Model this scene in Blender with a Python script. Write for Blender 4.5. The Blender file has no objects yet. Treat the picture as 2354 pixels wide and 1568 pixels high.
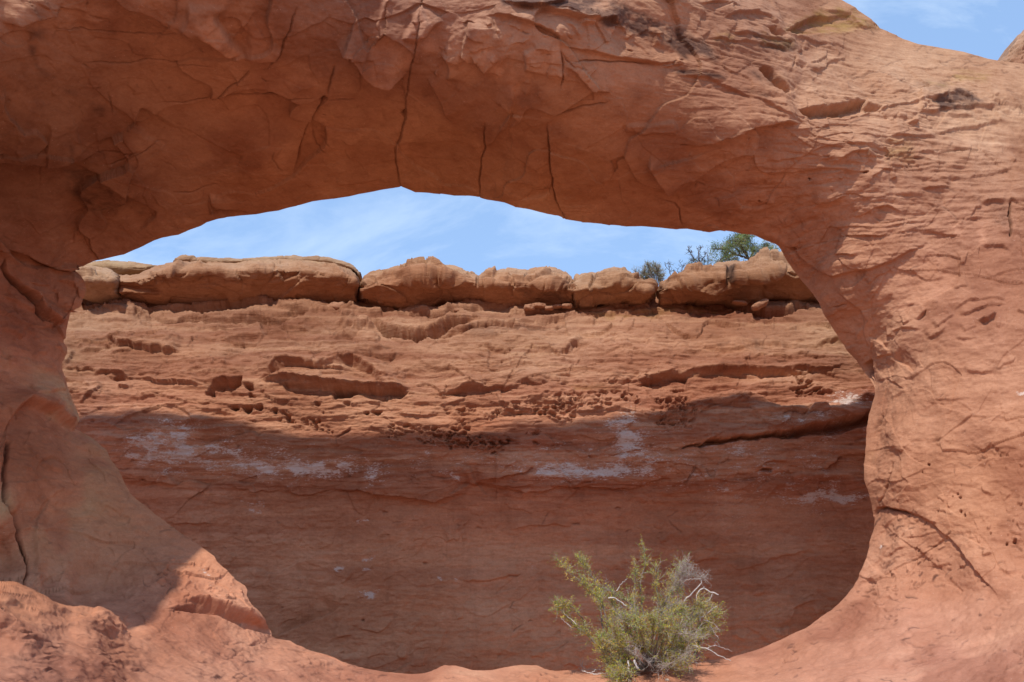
import bpy, math, random
import numpy as np
from mathutils import Vector
R = math.radians
scn = bpy.context.scene
COL = scn.collection
# ------------------------------------------------------------------ camera, world, sun, exposure
PITCH = R(15.0)
EYE = 1.6
HALF = 1177.0
F = HALF / math.tan(R(30.0))          # focal length in the 2354 px wide layout
cam_d = bpy.data.cameras.new('camera'); cam = bpy.data.objects.new('camera', cam_d); COL.objects.link(cam)
cam.location = (0, 0, EYE); cam.rotation_euler = (R(90) + PITCH, 0, 0)
cam_d.sensor_width = 36; cam_d.lens = 18 / math.tan(R(30.0)); cam_d.clip_end = 5000; cam_d.clip_start = .05
scn.camera = cam
SUN_EL, SUN_AZ = R(52), R(20)         # the sun stands behind the viewer, a little to the left
S = np.array([-math.sin(SUN_AZ) * math.cos(SUN_EL), -math.cos(SUN_AZ) * math.cos(SUN_EL), math.sin(SUN_EL)])
sl = bpy.data.lights.new('sun', 'SUN'); sl.energy = 3.3; sl.angle = R(0.8); sl.color = (1, .95, .88)
so = bpy.data.objects.new('sun', sl); COL.objects.link(so)
so.rotation_euler = Vector(S).to_track_quat('Z', 'Y').to_euler(); so.location = (-5, -10, 20)
w = bpy.data.worlds.new('World'); scn.world = w; w.use_nodes = True
nt = w.node_tree; nt.nodes.clear()
def wn(t, **k):
    n = nt.nodes.new(t)
    for a, b in k.items(): setattr(n, a, b)
    return n
sky = wn('ShaderNodeTexSky', sky_type='NISHITA', sun_disc=False)
sky.sun_elevation = SUN_EL; sky.sun_rotation = math.atan2(S[0], S[1]); sky.altitude = 1500; sky.air_density = 1.0; sky.dust_density = .6; sky.ozone_density = 1.2
tcw = wn('ShaderNodeTexCoord'); mpw = wn('ShaderNodeMapping')
mpw.inputs['Rotation'].default_value = (0, R(50), 0); mpw.inputs['Scale'].default_value = (1.3, 4.2, 3.6)
nzw = wn('ShaderNodeTexNoise'); nzw.inputs['Scale'].default_value = 2.3; nzw.inputs['Detail'].default_value = 9; nzw.inputs['Roughness'].default_value = .62; nzw.inputs['Distortion'].default_value = .5
crw = wn('ShaderNodeMapRange'); crw.inputs[1].default_value = .47; crw.inputs[2].default_value = .74; crw.inputs[3].default_value = 0.0; crw.inputs[4].default_value = .62
mxw = wn('ShaderNodeMix', data_type='RGBA'); mxw.inputs[7].default_value = (4.6, 5.6, 6.8, 1)
veil = wn('ShaderNodeMix', data_type='RGBA'); veil.inputs[0].default_value = .6; veil.inputs[7].default_value = (2.5, 4.0, 6.6, 1)
bgw = wn('ShaderNodeBackground'); bgw.inputs['Strength'].default_value = .15; ow = wn('ShaderNodeOutputWorld')
L = nt.links.new
L(tcw.outputs['Generated'], mpw.inputs[0]); L(mpw.outputs[0], nzw.inputs['Vector']); L(nzw.outputs['Fac'], crw.inputs[0])
L(crw.outputs[0], mxw.inputs[0]); L(sky.outputs[0], veil.inputs[6]); L(veil.outputs[2], mxw.inputs[6]); L(mxw.outputs[2], bgw.inputs['Color']); L(bgw.outputs[0], ow.inputs[0])
vs = scn.view_settings; vs.view_transform = 'Standard'; vs.look = 'None'; vs.exposure = 0.25; vs.gamma = 1

# ------------------------------------------------------------------ numeric helpers
rng = np.random.RandomState(7)
PERM = rng.permutation(256).astype(np.int32); PERM = np.concatenate([PERM, PERM])
GR = rng.normal(size=(256, 3)).astype(np.float32); GR /= np.linalg.norm(GR, axis=1)[:, None]
def pn(x, y, z):
    """gradient noise, about -1..1"""
    x = np.asarray(x, np.float32); y = np.asarray(y, np.float32); z = np.asarray(z, np.float32)
    xi = np.floor(x); yi = np.floor(y); zi = np.floor(z)
    xf = x - xi; yf = y - yi; zf = z - zi
    xi = xi.astype(np.int32) & 255; yi = yi.astype(np.int32) & 255; zi = zi.astype(np.int32) & 255
    u = xf * xf * xf * (xf * (xf * 6 - 15) + 10); v = yf * yf * yf * (yf * (yf * 6 - 15) + 10); t = zf * zf * zf * (zf * (zf * 6 - 15) + 10)
    def g(a, b, c):
        h = PERM[PERM[PERM[(xi + a) & 255] + ((yi + b) & 255)] + ((zi + c) & 255)]
        q = GR[h]
        return q[..., 0] * (xf - a) + q[..., 1] * (yf - b) + q[..., 2] * (zf - c)
    l = lambda a, b, k: a + (b - a) * k
    x00 = l(g(0, 0, 0), g(1, 0, 0), u); x10 = l(g(0, 1, 0), g(1, 1, 0), u)
    x01 = l(g(0, 0, 1), g(1, 0, 1), u); x11 = l(g(0, 1, 1), g(1, 1, 1), u)
    return l(l(x00, x10, v), l(x01, x11, v), t) * 1.6
def fbm(P, sc, octv=4, gain=.5, off=0.0, ridge=False):
    a = 1.0; out = 0; sx, sy, sz = sc
    for i in range(octv):
        n = pn(P[..., 0] * sx + off + i * 17.3, P[..., 1] * sy + off * 1.7 + i * 5.1, P[..., 2] * sz + off * .6 - i * 9.7)
        if ridge: n = 1 - 2 * np.abs(n)
        out = out + a * n; a *= gain; sx *= 2.03; sy *= 2.03; sz *= 2.03
    return out
def sstep(a, b, x):
    t = np.clip((x - a) / (b - a), 0, 1); return t * t * (3 - 2 * t)
CP, SP = math.cos(PITCH), math.sin(PITCH)
def ray(u, v):
    """direction per unit world y of the sight line through layout point (u, v)"""
    x = (u - HALF) / F; z = (784.0 - v) / F
    wy = CP - z * SP; wz = SP + z * CP
    return x / wy, wz / wy
def place(u, v, Y):
    a, b = ray(u, v); return np.stack([a * Y, Y + 0 * a, b * Y + EYE], -1)
def project(x, Y, z):
    zz = z - EYE
    d = Y * CP + zz * SP; h = -Y * SP + zz * CP
    return HALF + F * x / d, 784 - F * h / d
def terrace(P, f, seed, warp=.35, patch=.45):
    # broken beds: each juts out at its foot and draws back upwards
    t = P[..., 2] * f + warp * f * fbm(P, (.35, .35, .15), 3, .5, seed) + .12 * fbm(P, (3, 3, 2), 3, .6, seed + 5)
    k = np.floor(t); fr = t - k; amp = .5 + .5 * np.sin(k * 12.9898 + seed) 
    pm = sstep(-.15, .45, pn(P[..., 0] * patch + k * 3.7, P[..., 1] * .2, k * 1.9 + seed))
    return (1 - fr) * sstep(0, .10, fr) * amp * pm
def blocky(P, sc, seed, warp=.3):
    # flat-faced breakage: each cell of rock is its own slightly tilted plane
    rs = np.random.RandomState(seed).rand(4096, 6).astype(np.float32); sh = P.shape[:-1]
    Q = (P + warp * np.stack([fbm(P, (.8, .8, .8), 2, .5, seed + i) for i in range(3)], -1)) * np.array(sc); B = np.floor(Q).astype(np.int64)
    f1 = np.full(sh, 1e9, np.float32); f2 = np.full(sh, 1e9, np.float32); h = np.zeros(sh, np.float32)
    for a in (-1, 0, 1):
        for b in (-1, 0, 1):
            for c in (-1, 0, 1):
                k = ((B[..., 0] + a) * 73856093 ^ (B[..., 1] + b) * 19349663 ^ (B[..., 2] + c) * 83492791) & 4095; q = rs[k]
                D = Q - (B + np.array([a, b, c]) + q[..., :3]); d = np.sqrt((D ** 2).sum(-1)); m = d < f1
                f2 = np.where(m, f1, np.minimum(f2, d)); v = (q[..., 3] - .5) * .9 + (D * (q[..., 3:] - .5)).sum(-1) * 1.1; h = np.where(m, v, h); f1 = np.where(m, d, f1)
    return h, f2 - f1
class RBF:                                       # thin plate spline
    def __init__(s, pts, lam=0.0):
        p = np.array(pts, float); s.c = p[:, :2] / 1000; f = p[:, 2:]
        n = len(p); K = s.k(s.c); A = np.zeros((n + 3, n + 3)); A[:n, :n] = K + lam * np.eye(n)
        A[:n, n] = 1; A[:n, n + 1:] = s.c; A[n, :n] = 1; A[n + 1:, :n] = s.c.T
        s.w = np.linalg.solve(A, np.vstack([f, np.zeros((3, f.shape[1]))]))
    def k(s, q):
        r2 = ((q[:, None] - s.c[None]) ** 2).sum(-1); return .5 * r2 * np.log(r2 + 1e-12)
    def __call__(s, u, v):
        sh = np.shape(u); q = np.stack([np.ravel(u), np.ravel(v)], -1) / 1000.0; out = []
        for i in range(0, len(q), 60000):
            c = q[i:i + 60000]; out.append(s.k(c) @ s.w[:-3] + s.w[-3] + c @ s.w[-2:])
        o = np.vstack(out); return o.reshape(sh + (o.shape[1],)) if o.shape[1] > 1 else o.reshape(sh)

def build(name, P, mat, wrap=False, attrs=None, mask=None, extra=None, parent=None, link=True):
    """grid P[n, m, 3] to a mesh object; mask keeps cells; extra = (verts, quads) appended"""
    n, m = P.shape[:2]
    V = P.reshape(-1, 3)
    jj = np.arange(m if wrap else m - 1); ii = np.arange(n - 1)
    I, J = np.meshgrid(ii, jj, indexing='ij'); J2 = (J + 1) % m
    Q = np.stack([I * m + J, I * m + J2, (I + 1) * m + J2, (I + 1) * m + J], -1)
    if mask is not None: Q = Q[mask]
    Q = Q.reshape(-1, 4)
    A = {k: a.reshape(n * m, -1) for k, a in (attrs or {}).items()}
    if extra is not None:
        for (ev, eq, ea) in extra:
            Q = np.vstack([Q, eq + len(V)]); V = np.vstack([V, ev])
            for k in A: A[k] = np.vstack([A[k], ea[k].reshape(len(ev), -1)])
    used = np.zeros(len(V), bool); used[Q.ravel()] = True
    remap = np.cumsum(used) - 1; V = V[used]; Q = remap[Q]; A = {k: a[used] for k, a in A.items()}
    me = bpy.data.meshes.new(name)
    me.vertices.add(len(V)); me.vertices.foreach_set('co', V.astype(np.float32).ravel())
    me.loops.add(len(Q) * 4); me.loops.foreach_set('vertex_index', Q.astype(np.int32).ravel())
    me.polygons.add(len(Q)); me.polygons.foreach_set('loop_start', np.arange(0, len(Q) * 4, 4, dtype=np.int32))
    me.polygons.foreach_set('use_smooth', np.ones(len(Q), bool))
    me.update(calc_edges=True)
    for k, a in A.items():
        at = me.attributes.new(k, 'FLOAT_COLOR', 'POINT'); c = np.ones((len(V), 4), np.float32); c[:, :a.shape[1]] = a
        at.data.foreach_set('color', c.ravel())
    me.materials.append(mat)
    o = bpy.data.objects.new(name, me)
    if link: COL.objects.link(o)
    if parent: o.parent = parent
    return o
def tag(o, label=None, cat=None, group=None, kind=None):
    if label: o['label'] = label
    if cat: o['category'] = cat
    if group: o['group'] = group
    if kind: o['kind'] = kind
    return o
def normals(P, wrap=False):
    dj = (np.roll(P, -1, 1) - np.roll(P, 1, 1))
    if not wrap: dj[:, 0] = P[:, 1] - P[:, 0]; dj[:, -1] = P[:, -1] - P[:, -2]
    di = np.gradient(P, axis=0); N = np.cross(dj, di)
    return N / (np.linalg.norm(N, axis=-1, keepdims=True) + 1e-9)

# ------------------------------------------------------------------ relief drawn as strokes on the two rock faces
REG = {c: (i % 3 * 768.6, i // 3 * 512.0) for i, c in enumerate('ABCDEFGHI')}
REG = dict(A=(0, 0), B=(768, 0), C=(1537, 0), D=(0, 515), E=(768, 515), F=(1537, 515), G=(0, 1024), H=(768, 1024), I=(1537, 1024), X=(0, 0))
def pts(s):
    t = s.split(); r = t[0]; k = 1.0 if r == 'X' else .347; ox, oy = REG[r]
    return np.array([[ox + float(a.split(',')[0]) * k, oy + float(a.split(',')[1]) * k] for a in t[1:]])
ST = 1.5
class Relief:
    dirt = .55
    def __init__(s, u0, v0, u1, v1, warp=3.5, seed=3):
        s.u0, s.v0 = u0, v0
        s.nu = int((u1 - u0) / ST) + 1; s.nv = int((v1 - v0) / ST) + 1
        U, V = np.meshgrid(u0 + np.arange(s.nu) * ST, v0 + np.arange(s.nv) * ST)
        G = np.stack([U, V, 0 * U + seed], -1)
        s.Wu = (U + warp * 1.3 * fbm(G, (.02, .02, 1), 4, .55, seed)).astype(np.float32)
        s.Wv = (V + warp * fbm(G, (.02, .025, 1), 4, .6, seed + 40)).astype(np.float32)
        s.U, s.V = U, V
        s.H = np.zeros_like(s.Wu); s.M = np.zeros(s.H.shape + (3,), np.float32); s.T = np.zeros_like(s.H); s.HC = np.zeros_like(s.H)
    def win(s, p, pad):
        a = int((p[:, 0].min() - pad - s.u0) / ST); b = int((p[:, 0].max() + pad - s.u0) / ST) + 2
        c = int((p[:, 1].min() - pad - s.v0) / ST); d = int((p[:, 1].max() + pad - s.v0) / ST) + 2
        a, c = max(a, 0), max(c, 0); b, d = min(b, s.nu), min(d, s.nv)
        if b <= a or d <= c: return None
        return slice(c, d), slice(a, b)
    def dist(s, p, sl):
        X = s.Wu[sl]; Y = s.Wv[sl]; best = np.full(X.shape, 1e9, np.float32); sd = np.zeros_like(best); tt = np.zeros_like(best)
        seg = np.diff(p, axis=0); ln = np.hypot(seg[:, 0], seg[:, 1]) + 1e-6; cum = np.concatenate([[0], np.cumsum(ln)])
        for i in range(len(seg)):
            dx, dy = seg[i] / ln[i]; rx = X - p[i, 0]; ry = Y - p[i, 1]
            t = np.clip(rx * dx + ry * dy, 0, ln[i]); ex = rx - t * dx; ey = ry - t * dy
            d = np.hypot(ex, ey); m = d < best
            best = np.where(m, d, best); tt = np.where(m, (cum[i] + t) / cum[-1], tt)
            sd = np.where(m, np.sign(rx * dy - ry * dx) * d, sd)   # >0: above when going right, right when going down
        return best, sd, tt
    def crack(s, st, w=3, a=.05, ends=(1, 1)):
        p = pts(st) if isinstance(st, str) else st; sl = s.win(p, w * 4)
        if sl is None: return
        d, sd, t = s.dist(p, sl); e = np.minimum(sstep(-.0, .25, t) if ends[0] else 1, sstep(0, .25, 1 - t) if ends[1] else 1)
        s.HC[sl] -= a * np.exp(-(d / w) ** 2) * e
        s.M[sl + (1,)] = np.maximum(s.M[sl + (1,)], s.dirt * np.exp(-(d / (w * .9)) ** 2) * e)  # crack lines darkened: dirt in the joints plus painted undercut shade
    def step(s, st, a=.05, Lg=40, w=1.2, ends=(1, 1), line=0):
        p = pts(st) if isinstance(st, str) else st; sl = s.win(p, Lg * 3)
        if sl is None: return
        d, sd, t = s.dist(p, sl); e = np.minimum(sstep(0, .22, t) if ends[0] else 1, sstep(0, .22, 1 - t) if ends[1] else 1)
        off = (d - np.abs(sd)) * 0
        s.H[sl] += a * sstep(-w, w, sd) * np.exp(-(d / Lg) ** 1.5) * e
        if line: s.M[sl + (1,)] = np.maximum(s.M[sl + (1,)], line * np.exp(-((sd + 1.0) / 1.5) ** 2) * (d < 6) * e)  # undercut shade painted as a dark line just below the lip
    def inside(s, p, sl):
        X = s.Wu[sl]; Y = s.Wv[sl]; c = np.zeros(X.shape, bool); n = len(p)
        for i in range(n):
            x1, y1 = p[i]; x2, y2 = p[(i + 1) % n]
            if y1 == y2: continue
            c ^= ((y1 > Y) != (y2 > Y)) & (X < (x2 - x1) * (Y - y1) / (y2 - y1) + x1)
        return c
    def poly(s, st, a=-.1, soft=6):
        p = pts(st) if isinstance(st, str) else st; sl = s.win(p, 10)
        if sl is None: return
        ins = s.inside(p, sl); d, _, _ = s.dist(np.vstack([p, p[:1]]), sl)
        s.H[sl] += a * np.where(ins, sstep(-1, soft, d), 0)
    def pocket(s, st, a=-.3, soft=4):
        # hollow: deep under its upper lip, running out towards its lower edge
        p = pts(st) if isinstance(st, str) else st; sl = s.win(p, 10)
        if sl is None: return
        ins = s.inside(p, sl); d, _, _ = s.dist(np.vstack([p, p[:1]]), sl); n = ins.sum(0); first = np.argmax(ins, 0); r_ = np.arange(ins.shape[0])[:, None]
        t = np.clip((r_ - first[None]) / np.maximum(n[None], 1), 0, 1)
        s.H[sl] += a * np.where(ins, sstep(-1, soft, d) * (1 - .85 * t ** 1.2), 0)
    def mask(s, st, ch, a=1, soft=25):
        p = pts(st) if isinstance(st, str) else st; sl = s.win(p, soft * 2)
        if sl is None: return
        ins = s.inside(p, sl); d, _, _ = s.dist(np.vstack([p, p[:1]]), sl)
        m = a * sstep(-soft, soft, np.where(ins, d, -d))
        if ch < 3:
            if ch == 0: soft = soft * 2.6
            G = np.stack([s.U[sl], s.V[sl], 0 * s.U[sl] + 9], -1); nz = fbm(G, (.018, .03, 1), 5, .62, 60)
            m = a * sstep(-soft, soft, np.where(ins, d, -d)); m = m * np.clip(.98 + .8 * nz, .0, 1.3) if ch == 0 else m * np.clip(.8 + .7 * nz, 0, 1.1)
        if ch == 3: s.T[sl] = np.maximum(s.T[sl], m)
        else: s.M[sl + (ch,)] = np.maximum(s.M[sl + (ch,)], m)
    def pit(s, u, v, r, a=.1, asp=1.0):
        p = np.array([[u, v]]); sl = s.win(p, r * 3)
        if sl is None: return
        d = np.hypot(s.Wu[sl] - u, (s.Wv[sl] - v) * asp) / r
        G = np.stack([s.U[sl], s.V[sl], 0 * s.U[sl] + u], -1); d = d * (1 + .55 * fbm(G, (.07, .1, 1), 2, .6, 33)) + .15
        s.H[sl] -= a * (1 - sstep(.45, 1.15, d))
    def pocks(s, cu=15, cv=9, a=.12):
        """honeycomb weathering inside T"""
        G = np.stack([s.U, s.V, 0 * s.U + 3], -1); gx = (s.Wu + 5 * fbm(G, (.05, .07, 1), 3, .6, 90)) / cu; gy = (s.Wv + 4 * fbm(G, (.06, .08, 1), 3, .6, 95)) / cv; ix = np.floor(gx).astype(int); iy = np.floor(gy).astype(int)
        f1 = np.full(gx.shape, 9.0); f2 = np.full(gx.shape, 9.0); rs = np.random.RandomState(5).rand(512, 512, 3)
        idr = np.zeros(gx.shape)
        for a_ in (-1, 0, 1):
            for b_ in (-1, 0, 1):
                q = rs[(iy + b_) & 511, (ix + a_) & 511]
                d = np.hypot(gx - ix - a_ - q[..., 0], gy - iy - b_ - q[..., 1])
                idr = np.where(d < f1, q[..., 2], idr)
                f2 = np.where(d < f1, f1, np.minimum(f2, d)); f1 = np.minimum(f1, d)
        big = fbm(np.stack([s.U, s.V, 0 * s.U], -1), (.03, .06, 1), 3, .5, 77)
        s.H -= a * sstep(.10, .42, f2 - f1) * sstep(.3, .85, s.T + .55 * big) * (.12 + .88 * idr ** 1.3)
    def flakes(s, n, area, ln=(12, 60), a=(.01, .03), ang=0, spread=.35, Lg=(8, 30), seed=1, crackfrac=.3, wob=.12, line=0):
        r = random.Random(seed); q = pts(area); 
        u0, v0 = q.min(0); u1, v1 = q.max(0); k = 0
        while k < n:
            u, v = r.uniform(u0, u1), r.uniform(v0, v1); k += 1
            c = False
            for i in range(len(q)):
                x1, y1 = q[i]; x2, y2 = q[(i + 1) % len(q)]
                if (y1 > v) != (y2 > v) and u < (x2 - x1) * (v - y1) / (y2 - y1) + x1: c = not c
            if not c: continue
            if float(pn(np.float32(u * .007), np.float32(v * .009), np.float32(seed))) < r.uniform(-.35, .25): continue
            l = ln[0] + (ln[1] - ln[0]) * r.random() ** 2; th = ang + r.gauss(0, spread); bend = r.gauss(0, .5)
            m = max(3, int(l / 7)); P = [(u, v)]
            for j in range(m):
                th2 = th + bend * (j / m - .5) * 2 + r.gauss(0, wob * 2)
                P.append((P[-1][0] + l / m * math.cos(th2), P[-1][1] + l / m * math.sin(th2)))
            am = r.uniform(*a)
            if r.random() < crackfrac: s.crack(np.array(P), 1.6, am)
            else: s.step(np.array(P), am, r.uniform(*Lg), 1.0, (1, 1), line * r.random())
    def sample(s, u, v, arr):
        x = np.clip((u - s.u0) / ST, 0, s.nu - 1.001); y = np.clip((v - s.v0) / ST, 0, s.nv - 1.001)
        i = x.astype(int); j = y.astype(int); fx = x - i; fy = y - j
        if arr.ndim == 3: fx = fx[..., None]; fy = fy[..., None]
        return (arr[j, i] * (1 - fx) + arr[j, i + 1] * fx) * (1 - fy) + (arr[j + 1, i] * (1 - fx) + arr[j + 1, i + 1] * fx) * fy

# ------------------------------------------------------------------ materials
def nodes(mat):
    mat.use_nodes = True; t = mat.node_tree; t.nodes.clear()
    def N(tp, **k):
        n = t.nodes.new(tp)
        for a, b in k.items():
            if a.startswith('i_'): n.inputs[int(a[2:]) if a[2:].isdigit() else a[2:]].default_value = b
            else: setattr(n, a, b)
        return n
    return t, N, t.links.new
def sandstone(name, strata=1.0, bump=1.0, mott=1.0):
    mat = bpy.data.materials.new(name); t, N, L = nodes(mat)
    out = N('ShaderNodeOutputMaterial'); b = N('ShaderNodeBsdfPrincipled', i_Roughness=.92); b.inputs['Specular IOR Level'].default_value = .12
    L(b.outputs[0], out.inputs[0])
    tc = N('ShaderNodeTexCoord'); co = tc.outputs['Object']
    tone = N('ShaderNodeAttribute', attribute_name='tone'); mk = N('ShaderNodeAttribute', attribute_name='masks')
    sep = N('ShaderNodeSeparateColor'); L(mk.outputs['Color'], sep.inputs[0])
    def noise(scale, detail=5, rough=.55, sc=(1, 1, 1), dist=0.0, rot=(0, 0, 0)):
        m = N('ShaderNodeMapping'); m.inputs['Scale'].default_value = sc; m.inputs['Rotation'].default_value = rot; L(co, m.inputs[0])
        n = N('ShaderNodeTexNoise'); n.inputs['Scale'].default_value = scale; n.inputs['Detail'].default_value = detail; n.inputs['Roughness'].default_value = rough; n.inputs['Distortion'].default_value = dist
        L(m.outputs[0], n.inputs['Vector']); return n.outputs['Fac']
    def rng_(x, a, b_, c, d):
        r = N('ShaderNodeMapRange'); r.inputs[1].default_value = a; r.inputs[2].default_value = b_; r.inputs[3].default_value = c; r.inputs[4].default_value = d
        L(x, r.inputs[0]); return r.outputs[0]
    def math_(op, x, y):
        m = N('ShaderNodeMath', operation=op)
        for i, q in enumerate((x, y)):
            if isinstance(q, (int, float)): m.inputs[i].default_value = q
            else: L(q, m.inputs[i])
        return m.outputs[0]
    def mix(fac, a, b_, bt='MIX'):
        m = N('ShaderNodeMix', data_type='RGBA', blend_type=bt)
        if isinstance(fac, (int, float)): m.inputs[0].default_value = fac
        else: L(fac, m.inputs[0])
        for i, q in ((6, a), (7, b_)):
            if isinstance(q, tuple): m.inputs[i].default_value = q + (1,)
            else: L(q, m.inputs[i])
        return m.outputs[2]
    c = tone.outputs['Color']
    n1 = noise(.45, 6, .6, dist=.6); c = mix(rng_(n1, .35, .66, 0, .7), c, mix(1.0, c, (.74, .60, .52), 'MULTIPLY'))
    n2 = noise(1.3, 7, .65, sc=(1, 1, 2.2), dist=.8); c = mix(rng_(n2, .5, .7, 0, .6), c, mix(1.0, c, (1.22, 1.28, 1.32), 'MULTIPLY'))
    n3 = noise(3.0, 6, .62, sc=(.35, .35, 5.5), dist=.35, rot=(R(3), R(-4), 0)); c = mix(math_('MULTIPLY', mk.outputs['Alpha'], rng_(n3, .42, .66, 0, .42 * strata)), c, mix(1.0, c, (.72, .62, .58), 'MULTIPLY'))
    n3b = noise(7.5, 5, .65, sc=(.3, .3, 6), dist=.25, rot=(R(-3), R(3), 0)); c = mix(math_('MULTIPLY', mk.outputs['Alpha'], rng_(n3b, .5, .7, 0, .35 * strata)), c, mix(1.0, c, (1.2, 1.22, 1.22), 'MULTIPLY'))
    n4 = noise(26, 8, .78); c = mix(rng_(n4, .38, .68, .0, .6), c, mix(1.0, c, (.78, .74, .72), 'MULTIPLY'))
    nv = noise(1.6, 7, .7, sc=(1.9, 1.9, .3), dist=.5); c = mix(rng_(nv, .52, .72, 0, .45), c, mix(1.0, c, (.62, .56, .55), 'MULTIPLY'))
    n5 = noise(7, 9, .75, sc=(.8, .8, 1.6), dist=.4); c = mix(rng_(n5, .50, .66, 0, .5 * mott), c, mix(1.0, c, (.70, .62, .58), 'MULTIPLY')); c = mix(rng_(n5, .46, .34, 0, .5), c, mix(1.0, c, (1.18, 1.22, 1.25), 'MULTIPLY'))
    nd = noise(48, 2, .5, sc=(1, 1, 1.6)); c = mix(rng_(nd, .70, .76, 0, .5), c, (.62, .42, .34))
    st_ = math_('MULTIPLY', sep.outputs[1], rng_(noise(4.2, 7, .68, sc=(1, 1, 1.4), dist=.6), .30, .52, 0, 1)); c = mix(st_, c, mix(1.0, c, (.30, .30, .36), 'MULTIPLY'))
    oc = math_('MULTIPLY', sep.outputs[2], rng_(noise(6, 6, .65, sc=(.6, .6, 2)), .38, .6, 0, 1)); c = mix(oc, c, mix(1.0, c, (.88, .98, .66), 'MULTIPLY'))
    sn = noise(8.5, 9, .78, sc=(.42, .42, 1.9), dist=.3); sn2 = noise(34, 4, .75, sc=(.6, .6, 1.5))
    sf = math_('ADD', math_('MULTIPLY', sep.outputs[0], .26), math_('ADD', math_('MULTIPLY', sn, .75), math_('MULTIPLY', sn2, .75)))
    c = mix(math_('MULTIPLY', rng_(sf, .95, 1.07, 0, .85), rng_(sep.outputs[0], .03, .3, 0, 1)), c, (.66, .54, .46))
    L(c, b.inputs['Base Color'])
    h = math_('ADD', math_('MULTIPLY', noise(14, 8, .7, sc=(.5, .5, 2.2), dist=.4), .5), math_('ADD', math_('MULTIPLY', noise(48, 8, .8), .26), math_('MULTIPLY', mk.outputs['Alpha'], math_('MULTIPLY', n3, .6 * strata))))
    bp = N('ShaderNodeBump'); bp.inputs['Strength'].default_value = .75 * bump; bp.inputs['Distance'].default_value = .045; L(h, bp.inputs['Height']); L(bp.outputs[0], b.inputs['Normal'])
    return mat
M_ARCH = sandstone('arch_sandstone', .8, .7)
M_CLIFF = sandstone('cliff_sandstone', 1.0, 1.0)
M_CAP = sandstone('caprock_sandstone', 1.0, .9)
M_GROUND = sandstone('slickrock', .4, .6, .35)

def polyf(s):                                    # polyline v(u)
    p = np.array([[float(x) for x in a.split(',')] for a in s.split()]); return lambda u: np.interp(u, p[:, 0], p[:, 1])

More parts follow.
